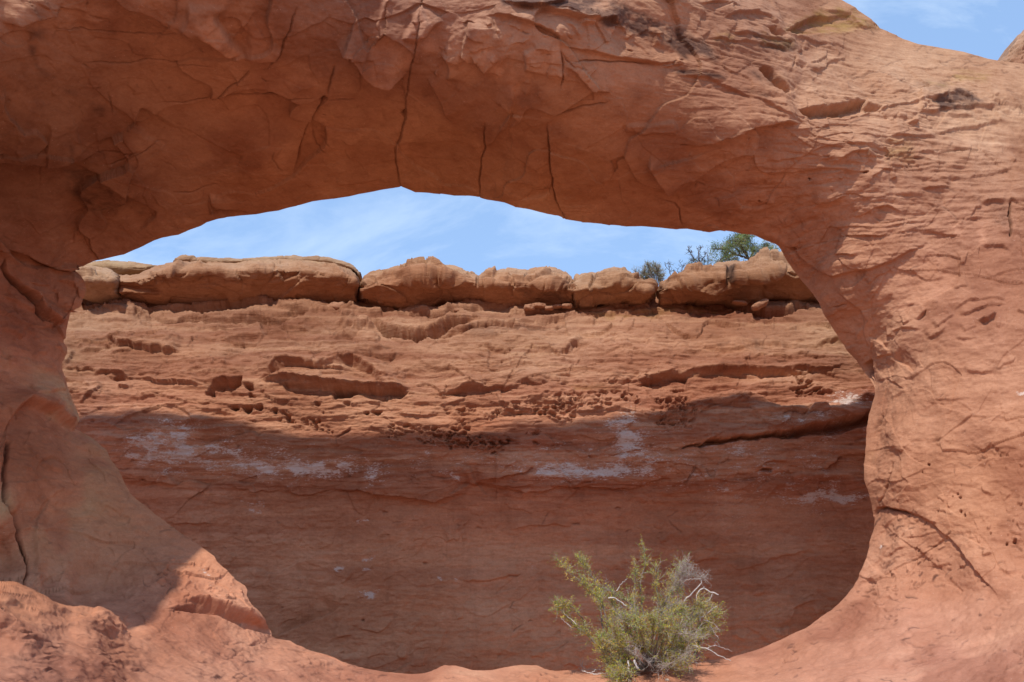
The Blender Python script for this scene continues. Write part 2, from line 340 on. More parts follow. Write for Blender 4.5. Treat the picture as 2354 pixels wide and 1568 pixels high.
# ------------------------------------------------------------------ the cliff beyond the opening
def make_cliff():
    r = Relief(100, 640, 2060, 1600, 5.5, 3)
    cr, ma = r.crack, r.mask
    def st(q, a=.05, Lg=40, w=1.2, ends=(1, 1)): r.step(q, a * (.8 if abs(a) < .12 else .62), Lg * 1.3, w, ends)
    def po(q, a=-.1, soft=6):
        if a < -.18: r.pocket(q, a * .85, 6)
        else: r.poly(q, a * (.7 if a < 0 else .45), soft * 1.2)
    # ledges and blocks under the caprock
    st('D 540,540 700,530 820,510', .12, 18); st('D 570,590 700,600 850,615 1000,605', .12, 18); st('D 980,600 1150,630 1350,640 1500,660 1700,655 1980,640', .16, 22)
    st('D 450,640 700,650 950,665 1250,690 1500,700 1850,690', .08, 20); st('D 820,515 900,520 980,570 1000,620 900,610 840,600', -.12, 14)
    r.pit(314, 723, 9, .25, 1.7); po('D 1060,570 1400,560 1800,550 2080,590 2000,640 1700,640 1300,620', -.25, 6)
    po('E 20,590 100,570 280,565 340,600 320,640 200,650 100,630 40,640', .22, 5); po('E 120,510 280,500 380,540 410,580 400,610 340,600 280,565', .16, 5)
    po('E 0,690 100,640 180,630 270,660 270,690 200,700 150,690 80,700', .24, 5); po('E 0,725 100,702 240,720 320,760 310,790 260,800 160,795', .18, 5)
    po('E 160,800 270,800 370,832 280,860 150,830', .1, 5)
    st('E 280,650 350,700 450,730 540,738 620,735 720,690 800,650 900,640 1000,625', .30, 24); st('E 440,600 560,620 650,640 700,630 800,600 900,575 1000,575 1100,560', .18, 16)
    st('E 600,750 700,730 800,700 900,675 1050,655 1200,665 1350,655 1600,640 1900,600 2354,570', .10, 14)
    st('E 1050,630 1300,600 1500,590 1800,560 2100,530 2354,530', .09, 12); cr('E 1100,690 1300,680 1450,690 1600,660', 2.5, .06)
    for x in (640, 700, 760, 860, 905, 960): r.pit(768 + x * .347, 515 + (742 - max(0, x - 700) * .3) * .347, 5, .1, 1.6)
    st('F 0,560 100,550 170,575', .12, 10); st('F 300,520 480,575 600,612 780,605 850,570 1000,560', .2, 18); st('F 250,560 400,560 480,590 600,640', .05, 12)
    r.pocket('E 270,655 350,708 450,738 540,745 620,740 720,696 800,656 900,645 860,668 760,710 650,765 540,775 430,762 330,745', -.24, 3); r.pocket('E 440,605 560,625 650,645 700,635 800,606 900,580 990,580 900,600 800,630 700,658 560,645', -.16, 3); r.pocket('F 300,525 480,580 600,616 780,610 850,575 1000,565 880,595 790,632 600,640 430,590', -.16, 3); r.pocket('E 600,752 800,704 900,680 1050,660 1200,670 1190,684 1050,676 900,698 780,735 660,772', -.12, 3)
    r.pocket('D 1000,605 1150,635 1350,645 1500,665 1700,660 1960,645 1900,665 1700,685 1400,672 1100,655', -.14, 3)
    # the broad sloping face
    st('D 660,775 760,800 800,815 880,825 950,850 1050,855 1230,870', .26, 26); st('D 740,890 800,855 900,850', .08, 18); st('D 500,860 600,835 780,825', .13, 20); st('D 430,960 470,880 500,860', .1, 15)
    st('D 840,760 870,770 900,745', .06, 10); st('D 1430,750 1510,745', .05, 10); st('D 1500,795 1650,780 1790,750', .12, 20); cr('D 1700,890 1800,930', 2, .06); st('D 1850,690 1950,690 2050,715', .08, 14)
    st('D 1750,1000 1850,950 1950,930 2100,960 2354,940', .15, 22); st('E 0,910 120,900 250,950 300,1000 400,1010', .14, 22)
    st('E 900,785 1000,805 1130,820 1160,840', .05, 16); po('E 1010,800 1150,830 1160,870 1200,950 1190,980 1120,1015 1060,1000 1010,900', -.07, 4)
    st('E 1220,830 1300,840 1440,840 1500,860 1560,820 1620,800 1700,810', .10, 22); st('E 1640,750 1620,800 1560,830', -.05, 15); st('E 1860,715 1800,760 1750,800', -.04, 18)
    po('E 1250,850 1450,850 1560,830 1680,820 1660,870 1600,910 1560,940 1555,980 1500,1000 1400,1000 1300,930', -.06, 4); st('E 1660,870 1600,910 1560,940 1555,980 1500,1000 1465,1030', -.07, 18)
    cr('E 940,860 1000,880', 2, .06); st('E 790,1110 850,1080 900,1080 1000,1070 1030,1080', .16, 16); st('E 1160,1070 1250,1050 1360,1070 1430,1050', .1, 14)
    st('F 540,690 560,680 640,685', .10, 8); st('F 980,805 1050,800 1100,790 1170,790', .14, 14); st('F 800,885 900,890 1000,900 1200,900', .06, 12); st('F 460,910 540,915', .08, 10)
    # overhang pockets
    po('D 1380,1060 1440,1030 1600,1020 1600,1060 1570,1090 1530,1130 1430,1110 1410,1160 1350,1110', -.42, 10); po('D 1610,1050 1690,1060 1690,1100 1660,1110 1620,1080', -.4, 9)
    st('D 1700,1050 1800,1045 1950,1045 2100,1060 2354,1070', .35, 30); st('E 0,1068 150,1075 260,1100 300,1090 500,1100', .26, 22)
    po('D 1840,1060 2100,1065 2354,1075 2354,1170 2200,1160 2080,1180 1950,1160 1880,1110', -.24, 14); po('E -5,1070 200,1090 330,1080 500,1110 440,1160 300,1165 100,1150 -5,1168', -.35, 12)
    r.pocket('X 590,880 625,852 677,838 729,841 768,831 810,827 855,845 872,862 890,888 837,890 768,886 700,879 640,878', -.17, 9); r.pocket('X 1545,868 1600,848 1680,846 1790,850 1850,846 1880,858 1800,872 1700,880 1600,886', -.16, 5); r.pocket('X 1010,905 1060,892 1150,890 1180,902 1100,915', -.16, 4)
    st('D 620,1000 720,990 830,985 860,1020 870,1060', .15, 15); st('D 780,1090 870,1090', .12, 10); st('D 900,1020 1000,1035 1120,1040 1200,1050 1350,1060', .22, 20); st('D 550,1200 600,1150 650,1110 700,1100', .12, 14)
    st('D 400,965 500,970 600,975 660,1000', .1, 10); po('D 700,1020 830,1000 860,1040 800,1060', -.15, 6)
    for x, y, q, a in ((1560, 1215, 24, .3), (1640, 1220, 34, .3), (1720, 1215, 36, .25), (1660, 1130, 18, .2), (2135, 1350, 13, .15), (2080, 1350, 10, .12), (1910, 1270, 26, .15), (1860, 1285, 14, .12), (2100, 1290, 12, .12), (2145, 1240, 12, .1), (2100, 1190, 14, .15)):
        r.pit(x * .347, 515 + y * .347, q * .347, a, 1.3)
    for x, y, q, a in ((215, 1255, 24, .2), (290, 1262, 34, .2), (100, 1195, 30, .1), (860, 1375, 30, .15), (1340, 1385, 34, .12), (1340, 1455, 24, .1), (480, 1335, 24, .12), (1560, 1235, 20, .15)):
        r.pit(768 + x * .347, 515 + y * .347, q * .347, a, 1.8)
    ma('E 370,1335 600,1330 760,1375 900,1380 1000,1410 1170,1400 1170,1480 1080,1520 900,1500 700,1480 500,1440 350,1430', 3, 1, 10)
    ma('E 1070,1220 1200,1190 1380,1180 1500,1130 1700,1120 1880,1110 2030,1130 2030,1180 1900,1200 1600,1240 1580,1300 1400,1280 1300,1240 1150,1280 1000,1290', 3, 1, 9)
    ma('E 700,1200 950,1200 1000,1270 760,1265', 3, .8, 8); ma('E 2140,1150 2354,1130 2354,1360 2150,1350', 3, 1, 9); ma('D 1780,1230 1900,1240 2200,1330 2200,1390 2050,1370 1850,1300', 3, .8, 10)
    ma('F 0,1150 150,1150 200,1250 160,1360 0,1360', 3, 1, 9); ma('F 780,1110 850,1000 950,1050 1060,1110 1000,1160 850,1150', 3, .9, 10); ma('D 620,990 850,1000 870,1060 700,1040', 3, .5, 10)
    ma('E 800,1290 920,1300 900,1370 780,1360', 3, .7, 8); ma('E 1480,1040 1600,1040 1580,1090 1500,1080', 3, .6, 8); ma('E 1750,1040 1950,990 2020,1020 1850,1080', 3, .6, 8); ma('E 2030,1020 2354,960 2354,1100 2100,1100', 3, .6, 10)
    r.pocks(19, 9, .16)
    st('E 1600,1245 1700,1250 1790,1240', .14, 12); st('E 420,1260 560,1270 700,1265', .1, 10); st('E 1070,1215 1200,1240 1300,1230', .1, 10); st('E 1400,1285 1500,1310 1600,1290', .08, 8); cr('E 0,1410 60,1380 130,1350', 2.5, .08)
    st('E 2020,1050 2200,1000 2300,980', .1, 14); st('F 0,1020 100,1000 250,970 350,960 450,960 560,970 720,965 800,990 900,985 1050,965 1200,940 1250,930', .14, 18)
    po('F 0,1060 200,1030 350,1060 500,1080 560,1110 400,1140 250,1160 100,1180 0,1150', -.12, 16); po('E 2030,1060 2200,1000 2354,1000 2354,1100 2150,1110', -.2, 12)
    st('F 200,1150 300,1120 400,1110 520,1120 620,1150 720,1200 850,1230', -.10, 40); po('F 730,975 830,970 930,1000 880,1010 780,1005', -.15, 5); po('F 830,1090 930,1050 960,1090 900,1110', -.15, 5)
    # long dark crevice
    po('F 30,1490 300,1430 500,1412 750,1390 900,1350 1080,1320 1200,1280 1320,1240 1420,1220 1420,1330 1320,1345 1100,1395 870,1418 500,1440 200,1480', -.55, 8)
    st('F 30,1488 300,1428 500,1410 750,1388 900,1348 1080,1318 1200,1278 1420,1218', .16, 40, ends=(1, 0)); st('F 880,1340 890,1290 950,1230 1040,1220 1090,1270', -.08, 25); cr('F 740,1270 830,1255 880,1280', 2, .05)
    po('I 555,160 680,150 680,182 600,178', -.35, 5); st('I 540,150 640,115 720,100 790,110', .15, 16); po('I 1000,165 1090,120 1150,70 1230,60 1290,50 1400,50 1400,190 1180,190 1080,175', -.22, 8)
    st('I 700,190 850,185 1010,170 1100,185 1230,190', -.12, 22); st('I 420,200 490,240 590,220', -.08, 16); cr('I 180,100 170,170 120,220 80,240', 2.5, .05)
    st('H 930,240 1060,200 1200,180 1330,150', .16, 30); po('H 1190,185 1330,152 1320,170 1220,192', -.2, 4); st('H 920,240 1050,250 1200,270 1330,240 1420,240', .07, 16)
    st('H 0,290 200,300 400,330 560,345 660,365 760,340 860,320 930,300', .22, 38); st('H 770,330 800,290 920,240', -.12, 20); st('H 940,270 1130,290 1260,300 1370,300 1500,270 1750,260 1850,280 1980,270 2100,230 2200,210 2354,250', .16, 40)
    st('H 2120,40 2354,20', .08, 18); st('G 830,240 950,240 1100,255 1200,265', .14, 26); st('G 1880,290 2000,320 2060,315 2200,300', .12, 20); st('G 1500,280 1700,295 1880,290', .08, 20)
    for q, a in (('H 1150,550 1350,530 1600,520', .06), ('H 530,630 610,615', .05), ('H 740,630 790,615 820,645', .05), ('H 860,630 890,620', .05), ('H 2150,640 2210,635', .05), ('H 1900,780 2050,750 2180,735', .05), ('H 830,890 900,905 1000,890 1150,870 1280,860', .07),
                 ('H 530,1260 540,1200 600,1185', .05), ('H 120,1190 210,1210 300,1240 360,1200 380,1130', .06), ('H 0,1280 60,1260 120,1255', .07), ('H 400,1375 440,1405 480,1410', .07), ('H 500,1445 600,1455', .06), ('H 1280,1410 1340,1395 1400,1410', .05),
                 ('H 1500,1470 1560,1450 1620,1470', .05), ('H 660,1390 720,1330 740,1190', .04), ('H 190,1400 290,1385 370,1380', .05), ('I 780,1200 790,1150 820,1080 880,1050 950,1015 990,1025', .09), ('I 800,1260 780,1200', .06), ('I 960,1115 1020,1105', .04), ('I 170,780 340,740', .06),
                 ('I 360,750 440,820 550,800 700,750 850,700 980,680', .05), ('I 180,490 240,470', .04), ('H 500,500 600,490', .04), ('G 1200,670 1400,680', .05), ('G 1850,300 2000,330', .04), ('G 900,500 1200,520 1500,520', .05)):
        st(q, a, 18)
    st('G 1830,1280 1950,1200 2150,1140 2260,1060', -.25, 60)
    r.flakes(520, 'X 140,700 2010,700 2010,960 140,930', (8, 60), (.01, .035), 0, .3, (5, 18), 11, .3)
    r.flakes(260, 'X 140,840 2010,840 2010,1130 140,1100', (10, 80), (.012, .04), 0, .25, (6, 20), 12, .3)
    r.flakes(260, 'X 280,1080 2010,1080 2010,1560 280,1560', (8, 60), (.01, .03), 0, .6, (8, 26), 13, .3)
    # colour masks: 0 salt, 1 stain and painted crack shade, 2 ochre
    ma('X 270,1010 330,965 420,955 520,1000 640,1030 760,1050 890,1060 900,1105 760,1105 650,1100 520,1090 400,1095 300,1090', 0, 1, 22)
    ma('X 200,960 500,960 800,1030 1200,1010 1500,950 1700,1000 1990,900 1990,1200 1700,1180 1200,1100 600,1110 300,1110', 0, .55, 30)
    ma('X 520,1050 700,1050 880,1070 860,1105 600,1090', 0, 1.25, 10); ma('X 1395,965 1440,945 1480,975 1500,1040 1490,1060 1420,1060', 0, 1.3, 14); ma('X 1180,1075 1300,1050 1400,1060 1520,1045 1510,1090 1400,1105 1250,1105', 0, 1.1, 14)
    ma('F 1060,1160 1200,1110 1300,1130 1330,1190 1230,1200 1130,1250', 0, 1.4, 9); ma('F 600,1280 880,1270 880,1350 750,1340', 0, 1.15, 12); ma('F 960,1270 1060,1270 1060,1330 970,1330', 0, 1.1, 9)
    ma('I 850,300 1000,290 1140,310 1320,330 1300,350 1140,390 1000,400 880,360', 0, 1.45, 9); ma('I 510,280 650,290 640,320 540,310', 0, 1.3, 7); ma('F 210,1470 500,1450 560,1568 400,1560', 0, 1.15, 12); ma('F 800,1440 1000,1440 980,1500 820,1500', 0, 1.0, 10)
    ma('H 500,170 560,170 560,210 500,200', 0, 1.1, 8); ma('H 760,180 850,190 830,220 770,215', 0, 1.1, 6); ma('H 590,40 660,45 650,70 600,65', 0, 1.2, 6)
    ma('E 1170,1390 1290,1380 1250,1440 1180,1440', 0, .9, 12); ma('E 1300,1450 1560,1430 1600,1560 1300,1560', 0, .75, 16)
    for q in ('H 170,740 280,735 275,760 180,765', 'H 0,805 70,810 60,830 0,825', 'H 185,815 265,815 260,832 190,832', 'H 680,870 700,870 700,890 680,890', 'H 805,885 835,885 840,910 820,912', 'H 900,760 940,755 930,780 905,778', 'H 2210,335 2250,340 2240,360 2215,355',
              'H 150,960 290,950 250,1020 150,1010', 'H 130,480 230,480 220,510 140,510', 'I 0,340 35,345 30,360 0,360', 'I 350,290 410,285 400,305 360,310', 'G 1600,370 1720,375 1760,395 1640,392', 'G 1640,430 1740,430 1720,445 1660,445', 'G 2200,800 2280,805 2270,825 2210,820', 'H 1300,795 1345,800 1340,815 1305,812'):
        ma(q, 0, 1.35, 4)
    ma('E 1700,610 2000,585 2354,570 2354,600 2000,625 1750,640', 2, 1, 7); ma('F 0,560 200,560 330,580 300,600 100,590 0,590', 2, 1.2, 6); ma('E 1540,1080 1800,1060 1900,1090 1600,1110', 2, .8, 8)
    ma('E 840,690 1000,670 1180,680 1150,710 950,720', 1, .45, 8); ma('F 340,930 460,920 470,950 340,950', 1, .6, 6); ma('F 560,790 640,790 620,870 560,880', 1, .5, 6); ma('F 60,600 140,605 130,630 70,625', 1, .5, 5); ma('F 320,800 400,805 390,820 330,815', 1, .7, 4)
    ma('X 150,720 700,720 900,830 600,860 150,840', 1, .14, 40)
    # base surface
    C = []
    prof = [(1800, 15.9), (1600, 15.85), (1400, 15.8), (1200, 15.75), (1125, 15.6), (1080, 15.42), (1000, 15.35), (940, 15.45), (900, 15.65), (860, 15.75), (800, 16.0), (760, 16.3), (725, 16.62), (700, 16.98), (660, 17.9)]
    for u in (-500, 0, 300, 700, 1100, 1500, 1900, 2300, 2900):
        for v, Y in prof:
            bow = .25 * math.cos((u - 1100) / 500.0) * (.4 if v > 900 else 1) + (.5 * ((u - 1100) / 1500) ** 2)
            if v <= 860 and 1250 < u < 2100: bow += .05
            C.append((u, v, Y - bow * .6))
    rb = RBF(C, 1e-4)
    us = np.concatenate([np.arange(-420, 100, 8.0), np.arange(100, 2060, 1.75), np.arange(2060, 2620, 8.0)])
    vv = np.concatenate([np.arange(1790, 1570, -8.0), np.arange(1570, 660, -1.6)])
    U, V = np.meshgrid(us, vv)
    cu = np.linspace(-420, 2620, 160); cv = np.linspace(1790, 655, 90); CU, CV = np.meshgrid(cu, cv); Yc = rb(CU, CV)
    x = np.clip((U + 420) / 3040 * 159, 0, 158.999); y = np.clip((1790 - V) / 1135 * 89, 0, 88.999); i = x.astype(int); j = y.astype(int); fx = x - i; fy = y - j
    fx = fx * fx * (3 - 2 * fx) * .0 + fx
    Y = (Yc[j, i] * (1 - fx) + Yc[j, i + 1] * fx) * (1 - fy) + (Yc[j + 1, i] * (1 - fx) + Yc[j + 1, i + 1] * fx) * fy
    P = place(U, V, Y)
    N = normals(P); 
    if N[..., 1].mean() > 0: N = -N
    H = r.sample(U, V, r.H) + r.sample(U, V, r.HC)
    low = sstep(1080, 1200, V)
    mid = sstep(900, 1010, V); H = H + terrace(P, 5.5, 4) * (.055 + .05 * (1 - sstep(700, 790, V))) * (1 - .75 * mid) + terrace(P, 13, 14, .2, .9) * .022 * (1 - .8 * mid)
    H = H + .10 * fbm(P, (.5, .5, .9), 3, .5, 1) * (1 - .4 * low) + .04 * fbm(P, (1.0, 1.0, 4), 4, .55, 5) * (1 - .75 * low) + .016 * fbm(P, (2.2, 2.2, 12), 3, .6, 9) * (1 - .8 * low) + .02 * fbm(P, (1.6, 1.6, 2.4), 4, .55, 15) * low
    rid = fbm(P, (.5, .5, 6.5), 4, .6, 21, True); H = H + .028 * np.clip(rid, -1, 1.2) * (1 - .88 * low) * sstep(690, 720, V)
    H = H + .012 * fbm(P, (7, 7, 12), 3, .6, 31)
    bk, be = blocky(P, (.9, .8, 3.2), 71, .4); bk2, be2 = blocky(P, (2.6, 2, 9), 72, .2); tp = 1 - sstep(740, 800, V)
    H = H + bk * (.06 + .03 * tp) * (1 - .7 * low) + bk2 * (.014 + .016 * tp) * (1 - .5 * low)
    H *= sstep(655, 690, V) * .8 + .2
    P = P + N * H[..., None]
    # colour; shaded lower wall painted lighter, in place of fill light
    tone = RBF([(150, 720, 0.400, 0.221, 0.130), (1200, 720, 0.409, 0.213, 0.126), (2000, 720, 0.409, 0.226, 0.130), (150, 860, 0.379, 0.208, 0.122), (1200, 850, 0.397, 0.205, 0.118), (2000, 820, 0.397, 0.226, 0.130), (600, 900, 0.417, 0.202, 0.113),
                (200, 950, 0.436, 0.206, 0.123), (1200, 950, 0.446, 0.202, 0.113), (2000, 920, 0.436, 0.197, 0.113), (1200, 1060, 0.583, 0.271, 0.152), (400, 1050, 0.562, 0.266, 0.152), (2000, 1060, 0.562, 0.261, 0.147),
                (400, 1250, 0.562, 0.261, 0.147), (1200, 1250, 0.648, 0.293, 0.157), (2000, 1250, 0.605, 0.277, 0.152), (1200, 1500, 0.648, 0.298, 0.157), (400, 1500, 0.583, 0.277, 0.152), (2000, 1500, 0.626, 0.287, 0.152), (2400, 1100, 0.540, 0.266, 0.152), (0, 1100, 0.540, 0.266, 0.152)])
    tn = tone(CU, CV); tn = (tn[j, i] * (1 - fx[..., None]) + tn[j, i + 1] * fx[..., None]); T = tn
    bd = sstep(-.1, .5, fbm(P, (.16, .16, 1.9), 4, .6, 120)); bd2 = sstep(0, .45, fbm(P, (.35, .35, 4.5), 4, .65, 130)); pl = sstep(.1, .6, fbm(P, (.3, .3, .8), 4, .6, 140))
    k = (1 - .55 * low)[..., None]; T = T * (1 - .30 * bd[..., None] * k * np.array([.75, 1.1, 1.15])) * (1 - .22 * bd2[..., None] * k * np.array([.8, 1.1, 1.15])) * (1 + .18 * pl[..., None] * k * np.array([.8, 1.15, 1.3])) * np.array([1.10, 1.17, 1.20])
    Mk = np.concatenate([r.sample(U, V, r.M), (1 - .75 * low)[..., None]], -1)
    # ledge and plateau running back from the top row
    rows = []
    base = P[-1]
    for k, (dy, dz) in enumerate(((.6, .03), (1.4, .1), (2.4, .3), (3.4, .5), (6, .7), (12, 1.0), (30, 1.2), (80, 1.0), (300, -5))):
        q = base.copy(); f = sstep(2.5, 10, dy); q[:, 1] = q[:, 1] * (1 - f) + 17.9 * f + dy; q[:, 0] *= (1 + dy * .04); q[:, 2] = q[:, 2] * (1 - f) + (6.7) * f + dz + .06 * fbm(q, (.7, .7, .7), 3)
        rows.append(q)
    PR = np.stack(rows); P = np.concatenate([P, PR]); T = np.concatenate([T, np.repeat(T[-1:], len(rows), 0)]); Mk = np.concatenate([Mk, np.repeat(Mk[-1:] * 0, len(rows), 0)])
    o = build('cliff', P, M_CLIFF, attrs=dict(tone=T, masks=Mk))
    tag(o, kind='structure')
make_cliff()

# ------------------------------------------------------------------ caprock blocks lying on the cliff
def cap(name, label, top, bot, Y0, seed, ends=(40, 40), under=.9, front=.42, back=3.2, tone=(.44, .25, .15), feats=(), warm=0, group='caprock blocks along the cliff top', cat='boulder', lam=1.0, step=1.7, taper=.9, mat=None):
    tf, bf = polyf(top), polyf(bot)
    p = [float(a.split(',')[0]) for a in top.split()]; q = [float(a.split(',')[0]) for a in bot.split()]
    u0, u1 = max(p[0], q[0]), min(p[-1], q[-1])
    us = np.arange(u0, u1 + .1, step); n = len(us)
    tv = tf(us); tv = np.convolve(np.pad(tv, 5, mode='edge'), np.ones(11) / 11, 'valid'); bv = bf(us); hh = np.maximum(bv - tv, 1)
    nf = int(max(12, (hh.max()) / 1.5)); s = np.linspace(0, 1, nf)[:, None]
    kk_ = np.ones(41) / 41; tvs = np.convolve(np.pad(tv, 20, mode='edge'), kk_, 'valid') + 2; tm = tvs + (tv - tvs) * s ** 3; U = np.repeat(us[None], nf, 0); V = bv - (bv - tm) * s
    e = np.maximum(0, 1 - (us - u0) / ends[0]) ; e2 = np.maximum(0, 1 - (u1 - us) / ends[1]); ee = np.maximum(e, e2)
    round_ = taper * (1 - np.sqrt(np.clip(1 - ee ** 2, 0, 1)))
    hm = hh * Y0 / F
    k = (hm / 1.0)
    # overhanging below, receding above, widest at s = front
    d = np.where(s < front, under * np.maximum(1 - s / front, 0) ** 1.08, (1.0 * np.maximum((s - front) / (1 - front), 0) ** 1.35))
    Y = Y0 + d * np.minimum(k, 1.25)[None] + round_[None]
    P = place(U, V, Y)
    B = place(us, bv, Y[0]); Tt = P[-1]
    rows_b = []
    for dy, dz in ((back, .25), (back * .5, .06), (.25, .0)):
        qv = B.copy(); qv[:, 1] += dy; qv[:, 2] += dz * 0 - .02; rows_b.append(qv)
    rows_t = []
    for dy, dz in ((.15, .015), (.4, .0), (.9, -.04), (1.6, -.12), (back, -.3), (back, -.8)):
        qv = Tt.copy(); kk = np.minimum(k, 1); qv[:, 1] += dy * (.3 + .7 * kk); qv[:, 2] += dz; rows_t.append(qv)
    P = np.concatenate([np.stack(rows_b), P, np.stack(rows_t)])
    # sight-line coordinates for the strokes
    UU = np.concatenate([np.repeat(us[None], 3, 0), U, np.repeat(us[None], 6, 0)]); VV = np.concatenate([np.repeat(bv[None], 3, 0), V, np.repeat(tv[None], 6, 0)])
    N = normals(P)
    if N[nf // 2, :, 1].mean() > 0: N = -N
    r = Relief(u0 - 20, tv.min() - 20, u1 + 20, bv.max() + 20, 2.5, seed)
    for f in feats:
        if f[0] == 's': r.step(f[1], *f[2:])
        elif f[0] == 'c': r.crack(f[1], *f[2:])
        elif f[0] == 'p': r.poly(f[1], *f[2:])
        elif f[0] == 'm': r.mask(f[1], *f[2:])
    H = r.sample(UU, VV, r.H) + r.sample(UU, VV, r.HC)
    ss = np.concatenate([np.zeros(3), s[:, 0], np.ones(6)])[:, None]
    up = sstep(.35, .7, ss)
    edge = np.clip(1 - ee[None] ** 3, .15, 1)
    nat = .14 * fbm(P, (.9, .9, 1.5), 3, .5, seed) + .05 * fbm(P, (2, 2, 7), 4, .6, seed + 3) * (.4 + up)
    lay = np.abs(pn(P[..., 0] * .5, P[..., 1] * .5, P[..., 2] * 9 + 1.5 * pn(P[..., 0] * .6, P[..., 1] * .6, P[..., 2] * 0 + seed))) * -1.6 + .5 + .6 * fbm(P + .25 * pn(P[..., 0] * .8, P[..., 1], P[..., 2] * .8 + seed)[..., None], (.4, .4, 5.5), 3, .55, seed + 9, True)
    nat = nat + .075 * np.clip(lay, -1, 1) * (.08 + up) + .012 * fbm(P, (8, 8, 14), 3, .6, seed + 2)
    nat = nat + terrace(P, 7, seed, .25, .6) * .09 * up + terrace(P, 15, seed + 3, .2, 1.1) * .03 * up
    bk, be = blocky(P, (1.3, 1.0, 3.6), seed, .35); bk2, be2 = blocky(P, (3.2, 2.4, 8), seed + 1, .2)
    tz = 1 - .9 * sstep(.80, .93, ss); nat = nat * (.15 + .85 * tz) + .17 * bk * (.3 + .7 * up) * tz + .05 * bk2 * (.25 + .75 * up) - .05 * (1 - sstep(0, .07, be)) * (.3 + .7 * up)
    H = H * (.1 + .9 * tz) + nat * lam * edge
    P = P + N * H[..., None]
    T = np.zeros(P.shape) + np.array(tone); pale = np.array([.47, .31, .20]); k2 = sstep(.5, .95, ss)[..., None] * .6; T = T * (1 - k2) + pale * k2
    Mk = r.sample(UU, VV, r.M)
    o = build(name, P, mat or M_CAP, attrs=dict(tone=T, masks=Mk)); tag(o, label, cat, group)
    return o
# thin weathered layer behind, on top of the blocks
cap('boulder', 'thin flat rock layer lying on top of the long left slab', '398,604 404,594 416,586 430,583 436,590 450,590 470,592 500,595 520,594 545,596 575,595 600,592 630,590 660,589 672,585 690,590 715,592 740,591 762,592 770,597 790,600 815,612 829,630',
    '398,606 410,606 500,606 650,602 760,606 800,616 829,634', 17.1, 81, (8, 10), .25, .5, 2.5, (.44, .30, .19), lam=.35, taper=.2)
cap('boulder', 'low brown rock ledge at the far left, behind the pale rounded boulder', '150,600 200,603 235,601 262,601 300,603 330,607 360,610', '150,626 200,626 280,626 360,616', 17.4, 82, (20, 20), .3, .5, 2.5, (.42, .29, .17), lam=.4, taper=.3)
cap('boulder', 'long smooth overhanging caprock slab at the left of the cliff top',
    '262,632 290,634 310,632 330,628 345,620 360,612 380,607 396,601 410,600 430,599 450,597 470,600 490,598 520,598 545,607 550,602 570,596 600,595 640,597 680,595 700,597 730,600 760,606 785,612 805,620 820,634 829,650 826,668',
    '262,690 300,692 340,697 400,703 450,704 500,702 560,697 600,696 660,699 720,704 760,708 790,700 810,692 826,690', 16.45, 5, (14, 12), .75, .76, 3.2, (.43, .225, .125),
    [('s', 'D 800,480 850,470 1000,470 1090,465', -.14, 14), ('p', 'D 800,425 850,425 1000,445 1090,462 1000,470 810,470', .16, 3), ('s', 'D 790,350 860,345 960,330 1060,350 1130,350 1200,300 1300,275', .1, 12),
     ('s', 'D 1160,330 1240,290 1370,300', .1, 14), ('s', 'D 1540,310 1560,280 1680,300 1800,330', .07, 10), ('s', 'D 1560,260 1750,270 1900,260 2100,270 2200,310 2340,380', .16, 16), ('s', 'D 2060,320 1990,360 1930,410 1820,520', .06, 30),
     ('s', 'D 1370,300 1390,350 1400,420', -.03, 30), ('s', 'D 1970,440 1950,500', -.03, 30), ('m', 'D 1300,250 2300,230 2354,330 2000,260 1400,260', 2, .4, 8)], lam=.5)
cap('boulder', 'rounded pale boulder at the left end of the cliff top beside the arch leg', '160,640 172,630 182,618 200,610 212,612 224,618 240,616 256,620 268,630 276,645 279,660 276,672', '160,690 180,684 200,686 230,680 255,676 276,674', 16.15, 9, (40, 20), .8, .6, 2.5, (.46, .30, .19), [('s', 'D 570,430 650,400 720,410 790,440', .06, 12)], lam=.7)
cap('boulder', 'broad layered caprock block with humped top right of the wide crack, centre left',
    '820,665 826,650 836,636 845,628 870,622 895,617 920,611 940,606 960,602 975,601 990,603 1005,609 1020,611 1040,614 1060,620 1080,625 1098,632 1120,624 1140,621 1165,618 1185,622 1210,622 1235,619 1255,617 1275,619 1295,624 1312,636 1322,656 1325,670',
    '820,690 840,690 860,690 880,700 915,706 950,706 985,702 1010,692 1040,687 1080,686 1120,690 1150,700 1200,704 1250,704 1290,705 1325,704', 16.4, 15, (18, 10), .6, .6, 3.2, (.45, .235, .13),
    [('s', 'E 310,350 360,310 480,300 480,330 560,310 640,320 760,350 810,350', .14, 12), ('c', 'E 485,295 485,340', 2.5, .12), ('s', 'E 220,370 330,360 450,375 600,375 720,370 870,375', .12, 14), ('s', 'E 420,440 450,390 550,400 620,400 720,410 850,395 960,400', .10, 24),
     ('c', 'E 955,330 950,370 950,420', 2.5, .14, (0, 1)), ('s', 'E 960,380 1050,360 1100,320 1200,330 1280,310', .12, 14), ('s', 'E 1050,370 1200,385 1280,390 1420,350 1500,330', .12, 14), ('s', 'E 1280,400 1400,430 1500,420 1580,400', .08, 20), ('c', 'E 1270,300 1265,390', 2.2, .1),
     ('s', 'E 450,270 560,255 640,260 700,285', .1, 10), ('s', 'E 1280,330 1400,300 1440,330 1540,330', .09, 10), ('s', 'E 530,470 600,440 700,460', .03, 20), ('m', 'E 1200,420 1560,400 1580,520 1300,530', 1, .55, 14), ('m', 'E 250,330 500,260 700,280 900,340 500,300', 2, .4, 8)], lam=.75)
